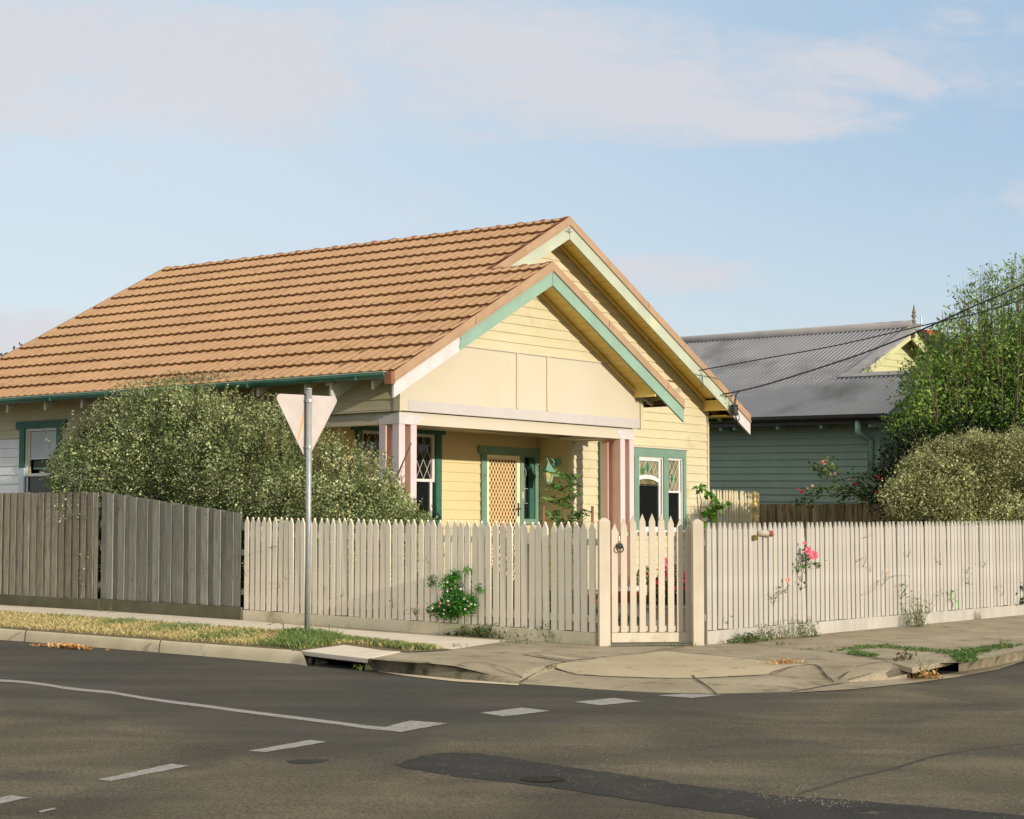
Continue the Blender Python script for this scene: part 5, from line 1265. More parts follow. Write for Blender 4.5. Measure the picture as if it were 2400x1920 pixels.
# ================================================================ PLANTS
def unit(n):
    d = RNG.normal(size=(n, 3)); return d/np.linalg.norm(d, axis=1)[:, None]
def lump(P, f=2.2, a=.12, seed=0):
    r_ = np.random.default_rng(seed); o = np.zeros(len(P))
    for _ in range(6):
        k = r_.normal(size=3)*f; o += np.sin(P @ k + r_.random()*6.28)
    return o*a/2.2
def crown(blobs, n, size, mname, parent, aspect=.55, thick=.16, seed=0, name='foliage', zmin=None, smin=None, f=2.2, la=.12, cluster=7, cs=.07, gaps=.0):
    """leaves in small clusters through the outer shell of a union of ellipsoids; an uneven outline and hollows come from the lumps"""
    w = np.array([(b_[3]*b_[4]+b_[4]*b_[5]+b_[3]*b_[5]) for b_ in blobs]); w = w/w.sum()
    nc = max(1, n//cluster); out_ = []
    B = np.array(blobs, float); idx = RNG.choice(len(B), nc*2, p=w); d = unit(nc*2)
    r_ = 1 - np.minimum(np.abs(RNG.exponential(thick, nc*2)), .95)
    C = B[idx, :3] + d*B[idx, 3:6]*r_[:, None]
    g = 1 + lump(C, f, la, seed) + lump(C, f*2.7, la*.45, seed+9); C = B[idx, :3] + (C-B[idx, :3])*g[:, None]
    # drop what lies deep inside a neighbour
    keep = np.ones(len(C), bool)
    for j, b_ in enumerate(B):
        q = (((C-b_[:3])/b_[3:6])**2).sum(1); keep &= (q > .30) | (RNG.random(len(C)) < .15)
    if gaps: keep &= (lump(C, f*3.2, 1, seed+5) > -1.6+gaps*1.5) | (RNG.random(len(C)) < .35)
    C = C[keep][:nc]; d = d[keep][:nc]
    P = np.repeat(C, cluster, 0) + RNG.normal(size=(len(C)*cluster, 3))*cs; D = np.repeat(d, cluster, 0)*.8
    if zmin is not None:
        k = P[:, 2] > zmin; P, D = P[k], D[k]
    if smin is not None:
        k = (P[:, 0]-H0.x)*EX.x+(P[:, 1]-H0.y)*EX.y > smin; P, D = P[k], D[k]
    return np_mesh(name, leaf_polys(P, size, aspect, dirs=D), LEAF[mname], 4, parent)
def shoots(bases, length, size, mname, parent, name='shoots', lean=.15, per=12, aspect=.55):
    """upright twigs carrying leaves"""
    b = MB(); L = []
    for p in bases:
        l = length*random.uniform(.4, 1.25); dx, dy = random.gauss(0, lean)*l, random.gauss(0, lean)*l
        q = Vector(p)+Vector((dx, dy, l)); m_ = (Vector(p)+q)/2 + Vector((random.gauss(0, .02), random.gauss(0, .02), 0))
        b.tube([p, m_, q], [.004, .003, .0015], 4, False)
        for k in range(per):
            t = .15+.85*k/per; c = Vector(p)*(1-t)+q*t; a = k*2.4
            L.append(((c.x+math.cos(a)*size*.5, c.y+math.sin(a)*size*.5, c.z+size*.15), (math.cos(a), math.sin(a), .55)))
    np_mesh(name+'_leaves', leaf_polys(np.array([l[0] for l in L]), size, aspect, dirs=np.array([l[1] for l in L])*2.0), LEAF[mname], 4, parent)
    return b.build(name, M['stem'], parent)
def hb(s, t, z, rs, rt, rz):                       # blob given in the house's directions, returned as a world ellipsoid (roughly round in plan)
    p = hl(s, t, z); return (p.x, p.y, p.z, rs, rt, rz)

# -- long hedge between the side fence and the cream house
hed = tag(empty('hedge', hl(-1.0, 2.5, .05)), 'big loose variegated hedge rising between the side fences and the cream house', 'hedge')
HB = []; HZ = -.10
for t, z, rr2, rz in ((4.85, 1.8, .42, .60), (4.55, 1.9, .58, .85), (4.1, 1.9, .66, 1.00), (3.7, 1.95, .66, 1.02), (3.1, 1.95, .66, 1.05), (2.5, 1.9, .66, 1.05), (1.9, 1.8, .66, 1.02), (1.3, 1.7, .66, .98), (.7, 1.5, .66, .92), (.15, 1.35, .64, .82), (-.35, 1.25, .60, .78), (-.75, 1.10, .50, .68)):
    HB.append(hb(-1.02, t, z+HZ, rr2, rr2, rz))
    if t < 4.5: HB.append(hb(-1.02, t, .75, rr2*.92, rr2*.92, .7))
crown(HB, 270000, .033, 'hedge', hed, thick=.12, seed=3, f=3.4, la=.17, cluster=9, cs=.05, gaps=.6, zmin=.1, aspect=.65, smin=-1.69)
bs = []
for i in range(900):
    b_ = random.choice([h for h in HB if h[2] > 1]); a = random.uniform(0, 6.28); r_ = random.uniform(0, .9)
    x, y = b_[0]+b_[3]*r_*math.cos(a), b_[1]+b_[4]*r_*math.sin(a); bs.append((x, y, b_[2]+b_[5]*math.sqrt(1-r_*r_)*.93))
for i in range(26):
    p = hl(-1.0+random.gauss(0, .15), 4.9+random.uniform(-.3, .45), 2.2+random.uniform(-.4, .3)); bs.append(tuple(p))
shoots(bs, .34, .034, 'hedge', hed, per=14)
b = MB()
for t in (-.3, .6, 1.5, 2.4, 3.3, 4.2, 4.8):
    for k in range(6):
        p = hl(-1.02+random.gauss(0, .08), t+random.gauss(0, .1), .05); q = hl(-1.02+random.uniform(-.5, .5), t+random.uniform(-.6, .7), random.uniform(1.4, 2.4)); m_ = (p+q)/2+Vector((random.gauss(0, .1), random.gauss(0, .1), .1))
        b.tube([p-hed.location, m_-hed.location, q-hed.location], [.03, .02, .008], 5, False)
b.build('branches', M['bark'], hed)
for o in list(hed.children):
    if not o.name.startswith('branches'): o.location = -hed.location
# -- rounded pale bush at the right
bp = at_depth(2300, 1200, 28.6); bush = tag(empty('pittosporum_bush', (bp.x, bp.y, gz(bp.x, bp.y))), 'rounded pale green variegated bush above the picket fence at the right', 'bush')
def wb_(u, v, d, r_, rz): p = at_depth(u, v, d); return (p.x, p.y, p.z, r_, r_, rz)
BB = [wb_(2210, 1150, 28.6, .72, .62), wb_(2290, 1125, 28.8, .85, .55), wb_(2390, 1118, 28.9, .95, .58), wb_(2480, 1130, 28.9, .9, .6), wb_(2150, 1175, 28.3, .45, .40), wb_(2250, 1235, 28.4, .8, .6), wb_(2400, 1240, 28.5, 1.0, .7)]
crown(BB, 150000, .035, 'hedge2', bush, thick=.11, seed=8, f=3.0, la=.13, cluster=9, cs=.05, gaps=.1, aspect=.65)
bs = []
for i in range(420):
    b_ = random.choice(BB[:4]); a = random.uniform(0, 6.28); r_ = random.uniform(0, .9); bs.append((b_[0]+b_[3]*r_*math.cos(a), b_[1]+b_[4]*r_*math.sin(a), b_[2]+b_[5]*math.sqrt(1-r_*r_)*.95))
shoots(bs, .22, .034, 'hedge2', bush, per=12)
b = MB()
for k in range(14):
    p = Vector((bp.x+random.gauss(0, .2), bp.y+random.gauss(0, .2), bush.location.z)); q = p+Vector((random.uniform(-.9, .9), random.uniform(-.5, .5), random.uniform(.9, 1.5))); b.tube([p, (p+q)/2+Vector((0, 0, .15)), q], [.03, .02, .006], 5, False)
b.build('branches', M['bark'], bush)
for o in bush.children: o.location = -bush.location

# -- tall airy tree with upright branches
tp = at_depth(2300, 1240, 33.2); tree = tag(empty('bottlebrush_tree', (tp.x, tp.y, gz(tp.x, tp.y))), 'tall airy green tree with upright branches in front of the green house', 'tree')
T0 = tree.location.copy()
b = MB(); L = []; rt = random.Random(77)
def outline_top(u):                                # rows of the crown's top along the picture's right side
    pts = [(2085, 1060), (2110, 870), (2150, 800), (2190, 745), (2225, 700), (2250, 655), (2275, 635), (2310, 612), (2335, 605), (2350, 650), (2375, 590), (2400, 575), (2450, 560), (2520, 620), (2620, 760)]
    for (a, c), (e, g_) in zip(pts, pts[1:]):
        if a <= u <= e: return c+(g_-c)*(u-a)/(e-a)
    return 900
trunk_q = []
for k in range(170):
    u = rt.uniform(2118, 2610); d = tp.y + rt.uniform(-1.7, 1.5); vt = outline_top(u) + abs(rt.gauss(0, 1))*70*(1 if rt.random() < .75 else .1)
    q = at_depth(u, vt, d); base = T0+Vector((rt.gauss(0, .12), rt.gauss(0, .12), .1+rt.random()*.7))
    mid = Vector((lerp(base.x, q.x, .62), lerp(base.y, q.y, .62), lerp(base.z, q.z, .42))); mid += Vector((rt.gauss(0, .1), rt.gauss(0, .1), 0))
    b.tube([base, lerp(base, mid, .5)+Vector((rt.gauss(0, .05), 0, .1)), mid, lerp(mid, q, .55)+Vector((rt.gauss(0, .05), rt.gauss(0, .05), .06)), q], [.03, .022, .015, .008, .002], 5, False)
    # side twigs and their leaves along the upper two thirds
    n_ = 13
    for j in range(n_):
        t = .25+.75*(j/n_)**.9; c = lerp(mid, q, (t-.45)/.55) if t > .45 else lerp(base, mid, t/.45)
        if c.z < T0.z+1.0: continue
        a = rt.uniform(0, 6.28); l = rt.uniform(.18, .5)*(1.15-t*.7); e = c+Vector((math.cos(a)*l, math.sin(a)*l, l*.8))
        b.tube([c, e], [.006, .002], 3, False)
        top = t > .82
        for i in range(12 if top else 24):
            f_ = rt.uniform(.1, 1.1); w_ = lerp(c, e, f_); sp_ = .06
            L.append(((w_.x+rt.gauss(0, sp_), w_.y+rt.gauss(0, sp_), w_.z+rt.gauss(0, sp_)), (e-c).normalized()))
np_mesh('foliage', leaf_polys(np.array([l[0] for l in L]), .075, .34, dirs=np.array([tuple(l[1]) for l in L])*.9), LEAF['tree'], 4, tree)
b.build('branches', M['bark'], tree)
TB = [wb_(2205, 940, 33.0, .6, .8), wb_(2260, 900, 33.4, .9, 1.0), wb_(2350, 900, 33.2, 1.0, 1.2), wb_(2450, 900, 33.3, 1.0, 1.2), wb_(2170, 1020, 32.8, .5, .5), wb_(2230, 1020, 32.8, .8, .7), wb_(2330, 1030, 32.8, .9, .8), wb_(2430, 1030, 32.8, .9, .8)]
crown(TB, 42000, .08, 'tree', tree, aspect=.40, thick=.30, seed=12, f=2.4, la=.24, cluster=8, cs=.12, gaps=.7, name='lower_foliage')
for o in tree.children: o.location = -T0
b = MB(); b.tube([(0, 0, -.1), (.03, 0, .5), (.0, .05, 1.1)], [.13, .10, .07], 8); b.build('trunk', M['bark'], tree)
# -- dark shrub under the tree
dpnt = at_depth(2150, 1150, 32.0); dsh = tag(empty('dark_shrub', (dpnt.x, dpnt.y, gz(dpnt.x, dpnt.y))), 'dark leafy shrub between the green wall and the pale bush', 'shrub')
DB = [wb_(2150, 1115, 32.0, .55, .42), wb_(2115, 1155, 32.0, .42, .36), wb_(2190, 1120, 31.9, .8, .7), wb_(2300, 1090, 32.1, 1.0, .9), wb_(2130, 1050, 32.2, .40, .28)]
crown(DB, 15000, .065, 'dark', dsh, thick=.3, seed=15, la=.2, cluster=7, cs=.10)
b = MB(); 
for k in range(6): b.tube([(dsh.location.x, dsh.location.y, dsh.location.z), (DB[k % 5][0], DB[k % 5][1], DB[k % 5][2])], [.03, .01], 5, False)
b.build('stems', M['bark'], dsh)
for o in dsh.children: o.location = -dsh.location

def flower(c, r_, mname, parent, facing=(-.2, -1, .3), rings=((1.0, 9, .2), (.78, 8, .55), (.55, 7, .9), (.3, 5, 1.2))):
    f_ = Vector(facing).normalized(); x = f_.cross(Vector((0, 0, 1))).normalized(); y = x.cross(f_); V = []
    for rad, n_, cup in rings:
        for i in range(n_):
            a = 2*math.pi*i/n_+rad*3; o = x*math.cos(a)+y*math.sin(a); s_ = x*-math.sin(a)+y*math.cos(a)
            base = Vector(c); R1 = r_*rad; tip = base+o*R1+f_*R1*cup*.6; m_ = base+o*R1*.6+f_*R1*cup*.3; w_ = R1*.62
            V.append([base, m_-s_*w_, tip, m_+s_*w_])
    return np_mesh('flower', np.array([[tuple(q) for q in v] for v in V]), LEAF[mname], 4, parent)
def plant(name, base, stems, leaf, lsize, aspect, label, cat, flowers=(), per=9, rad=.004, droop=.2, spread=.05, group=None, stemm='stem', leaf0=.15, fr_=None):
    """stems: lists of world points; leaves sit alternately along them"""
    root = tag(empty(name, base), label, cat, group); B_ = Vector(base); b = MB(); L = []
    for st in stems:
        P = [Vector(p)-B_ for p in st]; n_ = len(P); b.tube(P, [rad*(1.3-.9*i/(n_-1)) for i in range(n_)], 5, False)
        seg = [(P[i+1]-P[i]).length for i in range(n_-1)]; tot = sum(seg); k = per if isinstance(per, int) else max(3, int(tot*per))
        for j in range(k):
            s_ = (leaf0+(1-leaf0)*(j+.5)/k)*tot; i = 0
            while i < n_-2 and s_ > seg[i]: s_ -= seg[i]; i += 1
            c = lerp(P[i], P[i+1], min(1, s_/max(seg[i], 1e-5))); d = (P[i+1]-P[i]).normalized(); a = j*2.4+random.random()
            side = Vector((math.cos(a), math.sin(a), .25)).normalized(); e = c+side*lsize*.55+Vector((random.gauss(0, spread), random.gauss(0, spread), random.gauss(0, spread)))*.6
            L.append((e, (side+d*.4)))
    np_mesh('leaves', leaf_polys(np.array([tuple(l[0]) for l in L]), lsize, aspect, droop=droop, dirs=np.array([tuple(l[1]) for l in L])*1.7), LEAF[leaf], 4, root)
    b.build('stems', M[stemm], root)
    for c, r_, m_ in flowers: flower(Vector(c)-B_, r_, m_, root, fr_ or (-.2, -1, .3))
    return root
def G3(u, v, d): p = at_depth(u, v, d); return p
# rose bush leaning out of the neighbouring yard
D = 32.4
base = at_depth(2120, 1200, D); base.z = gz(base.x, base.y)
st = []
for pts in ([(2060, 1185), (2030, 1165), (1990, 1140), (1965, 1110), (1940, 1085)], [(2050, 1180), (2000, 1155), (1950, 1160), (1900, 1165), (1862, 1180)], [(2050, 1185), (1990, 1150), (1960, 1130), (1930, 1110), (1920, 1095)],
            [(2080, 1190), (2060, 1160), (2030, 1130), (2025, 1105)], [(2090, 1190), (2075, 1150), (2060, 1120), (2055, 1095)], [(2000, 1155), (1960, 1150), (1925, 1140), (1905, 1150)], [(2095, 1190), (2085, 1140), (2068, 1110)], [(2050, 1180), (2010, 1160), (1985, 1165), (1960, 1175)], [(2100, 1190), (2040, 1150), (2010, 1135), (1990, 1125)], [(2100, 1190), (2090, 1150), (2090, 1110)], [(2060, 1185), (2045, 1150), (2035, 1140)], [(2030, 1165), (2010, 1120), (2000, 1112)], [(1940, 1120), (1935, 1090), (1950, 1090)], [(1945, 1110), (1915, 1100), (1905, 1095)], [(2100, 1195), (2060, 1180), (2030, 1175)], [(1930, 1150), (1890, 1172), (1875, 1185)]):
    st.append([G3(u, v, D+random.uniform(-.25, .25)) for u, v in pts])
fl_ = [(G3(1932, 1083, D-.1), .05, 'pink'), (G3(1958, 1111, D-.1), .025, 'pink'), (G3(2005, 1135, D-.1), .035, 'red'), (G3(2062, 1120, D-.2), .075, 'red'), (G3(2059, 1155, D-.2), .065, 'red'), (G3(1879, 1153, D-.1), .032, 'red'), (G3(1904, 1139, D-.1), .025, 'peach'), (G3(1893, 1145, D-.1), .018, 'pink'), (G3(1990, 1123, D-.1), .02, 'pink'), (G3(1871, 1146, D-.1), .02, 'red'), (G3(2074, 1100, D-.1), .022, 'peach')]
plant('rose_bush', base, st, 'rose', .075, .55, 'leggy rose bush with pink and red blooms in front of the green wall', 'rose', fl_, per=55, rad=.009, spread=.10)
# hibiscus-like shrub at the right corner of the cream house
D = 26.0; base = at_depth(1668, 1300, D); base.z = gz(base.x, base.y)
st = [[base, G3(1645, 1225, D), G3(1636, 1190, D), G3(1634, 1160, D), G3(1645, 1148, D)], [base, G3(1640, 1215, D), G3(1644, 1175, D), G3(1638, 1150, D)], [base, G3(1662, 1215, D), G3(1668, 1185, D), G3(1667, 1165, D), G3(1655, 1158, D)], [base, G3(1672, 1210, D), G3(1685, 1180, D), G3(1700, 1190, D)],
      [base, G3(1668, 1225, D), G3(1664, 1205, D), G3(1648, 1205, D)], [base, G3(1675, 1215, D), G3(1680, 1195, D), G3(1678, 1178, D)], [base, G3(1660, 1235, D), G3(1655, 1225, D)]]
cl_ = []
pr = tag(empty('hibiscus_shrub', base), 'leggy shrub with large glossy leaves at the right corner of the cream house', 'shrub'); b = MB()
for s_ in st: b.tube([p-base for p in s_], [.010, .008, .006, .005, .004][:len(s_)], 5, False)
b.build('stems', M['bark'], pr)
for u, v, n_, r_ in ((1644, 1145, 22, 9), (1628, 1142, 5, 4), (1655, 1158, 9, 6), (1668, 1165, 14, 8), (1682, 1178, 16, 9), (1690, 1190, 14, 8), (1672, 1190, 10, 8), (1702, 1184, 8, 6), (1650, 1206, 8, 6), (1665, 1200, 10, 9), (1676, 1206, 8, 6), (1668, 1216, 12, 8), (1655, 1228, 8, 6), (1660, 1238, 10, 8)):
    for _ in range(n_):
        q = G3(u+random.gauss(0, r_*.6), v+random.gauss(0, r_*.6), D+random.gauss(0, .06)) - base; cl_.append(tuple(q))
np_mesh('leaves', leaf_polys(np.array(cl_), .085, .62, droop=.4), LEAF['big'], 4, pr)
# tall lance-leaved plant by the porch and its two stakes
D = 25.6; base = at_depth(1322, 1400, D); base.z = gz(base.x, base.y)
st = []
for pts in ([(1322, 1300), (1318, 1210), (1324, 1160), (1322, 1125), (1318, 1105)], [(1322, 1240), (1300, 1215), (1288, 1200)], [(1324, 1230), (1345, 1205), (1372, 1202)], [(1323, 1190), (1300, 1175), (1292, 1172)], [(1323, 1180), (1342, 1165), (1352, 1165)], [(1322, 1150), (1302, 1140), (1298, 1145)], [(1323, 1145), (1345, 1135), (1356, 1150)], [(1320, 1118), (1300, 1108), (1290, 1110)], [(1321, 1120), (1335, 1118), (1342, 1125)],
            [(1325, 1250), (1310, 1225), (1302, 1205)], [(1325, 1250), (1355, 1220), (1380, 1200)], [(1322, 1300), (1345, 1260), (1365, 1225)], [(1322, 1320), (1335, 1300), (1342, 1270)], [(1320, 1330), (1300, 1290), (1285, 1260)], [(1320, 1350), (1340, 1320), (1360, 1290)], [(1320, 1370), (1295, 1330), (1280, 1300)]):
    st.append([base if pts[0][1] >= 1300 else G3(*pts[0], D)] + [G3(u, v, D+random.gauss(0, .08)) for u, v in pts])
plant('lance_leaf_shrub', base, st, 'lance', .125, .27, 'tall shrub with long pointed leaves between two stakes in front of the porch', 'shrub', per=26, rad=.007, droop=.55, spread=.03)
for u, w_, lb in ((1273, 1, 'brown garden stake left of the long leaved shrub'), (1388.5, 0, 'brown garden stake right of the long leaved shrub')):
    p = at_depth(u, 1400, 25.3); p.z = gz(p.x, p.y); tpz = at_depth(u, 1186, 25.3)
    b = MB(); b.tube([(0, 0, 0), (.004, 0, tpz.z-p.z)], .018, 8); o = b.build('garden_stake', mat('stake_timber', '#7b5840', '#8d6a4c', .8, 9, stretch=(4, 4, .6)), None); o.location = p; tag(o, lb, 'stake', 'garden stakes')
# bright green daisy bush pushing through the side fence
p0 = side_fence_pt(1062, 1440, .12); p0.z = gz(p0.x, p0.y); dz_ = tag(empty('daisy_bush', p0), 'bright green bush with small white and pink flowers pushing through the side fence pickets', 'bush')
def sfb(u, v, off, r_, rz): p = side_fence_pt(u, v, -off); return (p.x-p0.x, p.y-p0.y, p.z-p0.z, r_, r_, rz)
DBB = [sfb(1068, 1405, .09, .13, .14), sfb(1055, 1370, .08, .10, .10), sfb(1045, 1425, .09, .13, .08), sfb(1090, 1420, .09, .12, .08), sfb(1100, 1412, .10, .09, .06), sfb(1022, 1430, .08, .08, .05), sfb(1068, 1350, .07, .05, .05), sfb(1012, 1362, .06, .035, .03), sfb(1094, 1335, .06, .028, .035), sfb(1122, 1380, .06, .03, .04), sfb(1055, 1440, .08, .10, .05)]
crown(DBB, 5200, .032, 'daisy', dz_, aspect=.42, thick=.35, seed=31, cluster=6, cs=.025, f=9, la=.15)
b = MB()
for k in DBB: b.tube([(k[0]*.3, .12, .05), (k[0]*.7, k[1]+.1, k[2]*.7), (k[0], k[1], k[2])], [.006, .004, .003], 5, False)
b.build('stems', M['stem'], dz_)
for i in range(34):
    k = random.choice(DBB[:6]); c = Vector((k[0]+random.gauss(0, .07), k[1]-k[4]*.9, k[2]+random.gauss(0, .06))); flower(c, .012, random.choice(['white', 'white', 'pink']), dz_, rings=((1, 6, .3),))
# roses through the front fence
q = front_fence_pt(1870, 1400, -.02); q.z = gz(q.x, q.y)
FF = lambda u, v, off=.10: front_fence_pt(u, v, -off)
plant('pink_rose', q, [[FF(1880, 1363, .02), FF(1880, 1345), FF(1887, 1328), FF(1896, 1312), FF(1905, 1300, .14)], [FF(1878, 1340, .02), FF(1882, 1318), FF(1885, 1295), FF(1885, 1275)], [FF(1888, 1325), FF(1880, 1322), FF(1877, 1342)], [FF(1900, 1318), FF(1908, 1325), FF(1920, 1332)], [FF(1896, 1315), FF(1884, 1300), FF(1880, 1300)], [FF(1876, 1385, .02), FF(1878, 1372, .06), FF(1880, 1360)]],
      'rose', .055, .62, 'two large pink rose blooms and a bud hanging out through the pickets', 'rose', [(FF(1906, 1302, .17), .058, 'pink'), (FF(1893, 1290, .13), .046, 'pink'), (FF(1885, 1273, .11), .022, 'pink')], per=9, rad=.0045, fr_=(-.1, -1, .35))
q = front_fence_pt(1815, 1420, -.02); q.z = gz(q.x, q.y)
plant('peach_rose', q, [[FF(1812, 1420, .02), FF(1818, 1400), FF(1832, 1388), FF(1845, 1378), FF(1846, 1362)], [FF(1812, 1405, .03), FF(1815, 1395), FF(1822, 1392)], [FF(1830, 1390), FF(1842, 1382), FF(1848, 1384)]], 'weed', .032, .6, 'single faded peach rose on a thin stem left of the pink roses', 'rose', [(FF(1846, 1359, .10), .028, 'peach')], per=9, rad=.003)
def vine(name, fn, pts_list, leaf, ls, asp, label, per, q0, **kw):
    q = fn(*q0); q.z = gz(q.x, q.y); return plant(name, q, [[fn(*p) for p in pts] for pts in pts_list], leaf, ls, asp, label, 'plant', per=per, rad=.0028, **kw)
SFp = lambda u, v, off=.08: side_fence_pt(u, v, -off)
vine('climbing_shoot', FF, [[(2110, 1405, .02), (2120, 1395), (2118, 1375), (2125, 1360)], [(2112, 1402, .03), (2118, 1385), (2128, 1378)], [(2112, 1400), (2116, 1388), (2108, 1380)]], 'lance', .06, .25, 'small pointed leafy shoot poking out low between the front pickets', 5, (2112, 1400))
vine('strap_leaf_plant', FF, [[(2228, 1395, .02), (2232, 1388, .1), (2236, 1384, .12)]], 'daisy', .05, .3, 'curled dark green strap leaves hanging out of the front fence', 3, (2228, 1400))
o = bpy.data.objects['strap_leaf_plant']; b = MB()
for pts, w_ in (([(2228, 1405), (2228, 1388), (2231, 1384), (2238, 1386), (2240, 1400), (2236, 1412)], .013), ([(2228, 1402), (2236, 1404), (2246, 1412), (2247, 1424), (2240, 1434)], .017), ([(2226, 1412), (2232, 1406), (2240, 1405)], .012)):
    P = [FF(u, v, .06+.02*i)-o.location for i, (u, v) in enumerate(pts)]
    for i in range(len(P)-1):
        wa_, wb2 = w_*(1-abs(i/len(P)-.4)), w_*(1-abs((i+1)/len(P)-.4)) if i < len(P)-2 else .001
        u_ = Vector((fdir.x, fdir.y, .2)).normalized(); b.quad(P[i]-u_*wa_, P[i+1]-u_*wb2, P[i+1]+u_*wb2, P[i]+u_*wa_)
b.build('strap_leaves', LEAF['daisy'], o, solid=-1)
vine('thin_vine', FF, [[(2064, 1375, .02), (2080, 1358), (2100, 1348), (2125, 1349), (2135, 1353)], [(2060, 1360, .02), (2055, 1372), (2045, 1385), (2025, 1395)]], 'weed', .025, .5, 'thin wandering vine stems with small brown tips on the front fence', 5, (2064, 1380))
vine('dry_seed_head', FF, [[(2074, 1362, .02), (2078, 1345), (2084, 1338)]], 'dry', .04, .45, 'shrivelled brown flower head caught on the front pickets', 5, (2075, 1365))
vine('dry_leaf_cluster', FF, [[(2128, 1305, .02), (2130, 1295), (2135, 1288)]], 'dry', .035, .5, 'small dead leaf caught high on the front pickets', 3, (2128, 1310))
vine('young_creeper', FF, [[(2267, 1345, .02), (2270, 1330), (2272, 1318)], [(2270, 1370, .02), (2268, 1355), (2274, 1348)]], 'weed', .03, .5, 'short upright creeper on the far right front pickets', 8, (2268, 1370))
vine('wispy_creeper', FF, [[(2350, 1395, .02), (2352, 1380), (2345, 1372)], [(2332, 1380, .02), (2340, 1376), (2352, 1368)], [(2305, 1330, .02), (2308, 1322), (2312, 1318)]], 'weed', .022, .5, 'wispy pale creeper near the right end of the front fence', 6, (2350, 1400))
vine('wall_climber', FF, [[(2205, 1325, .02), (2203, 1310), (2206, 1290)]], 'weed', .022, .5, 'single thin climbing stem high on the front pickets', 7, (2205, 1330))
vine('bare_twig', FF, [[(2022, 1262, .02), (2035, 1258), (2045, 1250)], [(2022, 1330, .02), (2030, 1310), (2027, 1295)], [(2005, 1318, .02), (2020, 1310), (2036, 1305)], [(2040, 1340, .02), (2041, 1325)]], 'dry', .012, .5, 'bare brown twigs scratching across the middle front pickets', 3, (2022, 1335))
vine('finger_leaf_shoot', FF, [[(1704, 1462, .02), (1706, 1450), (1708, 1442)]], 'lance', .045, .28, 'small dark finger leaved shoot right of the gate post', 7, (1704, 1465))
vine('hedge_sprig', SFp, [[(636, 1285, .02), (634, 1282), (625, 1283)], [(645, 1280, .02), (640, 1286)]], 'hedge', .025, .5, 'sprig of hedge leaves through the side pickets left of the sign post', 6, (636, 1290))
vine('hedge_sprig', SFp, [[(668, 1360, .02), (669, 1345), (668, 1335)], [(654, 1378, .02), (653, 1362)]], 'hedge', .022, .5, 'thin leafy sprig through the side pickets beside the sign post', 7, (668, 1365))
vine('hedge_sprig', SFp, [[(800, 1398, .02), (806, 1390), (804, 1380)], [(758, 1385, .02), (762, 1378), (755, 1376)], [(575, 1350, .03), (572, 1335), (571, 1312)]], 'hedge', .022, .5, 'pale sprigs low on the side pickets right of the sign post', 8, (800, 1400))
vine('green_shoot', SFp, [[(920, 1425, .02), (921, 1412), (921, 1402)]], 'daisy', .035, .35, 'small green shoot left of the daisy bush', 8, (920, 1428))
vine('green_shoot', SFp, [[(972, 1442, .02), (974, 1430), (970, 1424)], [(972, 1440, .03), (966, 1430)], [(974, 1440), (982, 1428)]], 'daisy', .035, .3, 'fan shaped green shoot just left of the daisy bush base', 7, (972, 1445))
vine('heart_leaf', SFp, [[(998, 1312, .02), (998, 1307), (999, 1303)]], 'daisy', .04, .9, 'single round green leaf high on the side pickets', 2, (998, 1315))
# ---- weeds along the foot of the fences
rw = random.Random(5)
def weeds(u, v, w, h, n_, label, leaf='weed', ls=.03, fn=None, seedheads=0, name='weed_clump', asp=.45, out_=.10):
    c = gp(u, v); root = tag(empty(name, c), label, 'weeds', 'weeds along the footpath'); b = MB(); L = []
    for i in range(n_):
        x = rw.gauss(0, w/2); y = rw.gauss(0, .05)
        dr = fdir if u > 1600 else (FL1-FL0).normalized(); p = Vector((dr.x*x, dr.y*x, 0))+Vector((rw.gauss(0, .03), rw.gauss(0, .03), 0)); hh = h*rw.uniform(.35, 1.15)*math.exp(-(x/w)**2)
        q_ = p+Vector((rw.gauss(0, .3)*hh, rw.gauss(0, .2)*hh, hh)); b.tube([p, (p+q_)/2+Vector((rw.gauss(0, .01), 0, .01)), q_], [.0022, .0018, .001], 3, False)
        for k in range(max(3, int(hh/.02))):
            t = rw.random(); L.append(tuple(lerp(p, q_, t)+Vector((rw.gauss(0, .014), rw.gauss(0, .014), rw.gauss(0, .008)))))
    np_mesh('leaves', leaf_polys(np.array(L), ls, asp), LEAF[leaf], 4, root); b.build('stems', M['stem'], root); return root
weeds(1130, 1494, .50, .14, 130, 'spreading green weeds under the plinth of the side fence', ls=.038)
weeds(1190, 1497, .30, .20, 70, 'taller feathery weeds against the side fence plinth', ls=.034)
weeds(1270, 1503, .40, .20, 90, 'straggly weeds climbing the side plinth near the left gate post', ls=.024)
weeds(1215, 1508, .30, .03, 24, 'low weeds at the end of the light footpath', ls=.022)
weeds(1078, 1517, .05, .05, 8, 'tiny weed sprig alone in the footpath joint', ls=.022)
weeds(1296, 1567, .06, .06, 8, 'small weed growing in the crack by the access cover', ls=.02)
weeds(1515, 1513, .16, .02, 16, 'low weeds under the middle of the gate', ls=.018)
weeds(1565, 1513, .12, .03, 14, 'green tuft under the gate near its right side', ls=.018)
weeds(1608, 1516, .08, .05, 12, 'yellowish tuft at the foot of the right gate post', ls=.022)
weeds(1755, 1506, .30, .10, 130, 'leafy weed clump right of the gate post', ls=.036)
weeds(1800, 1500, .14, .20, 22, 'upright green weeds against the front plinth', ls=.03)
weeds(1850, 1497, .24, .24, 26, 'tall thin grassy weeds below the pink roses', ls=.028, asp=.2)
weeds(1895, 1494, .22, .22, 44, 'bushy dark weeds with seed heads on the front plinth', ls=.026)
weeds(2150, 1469, .16, .44, 50, 'tall wiry weed with seed stalks in front of the plinth joint', ls=.022)
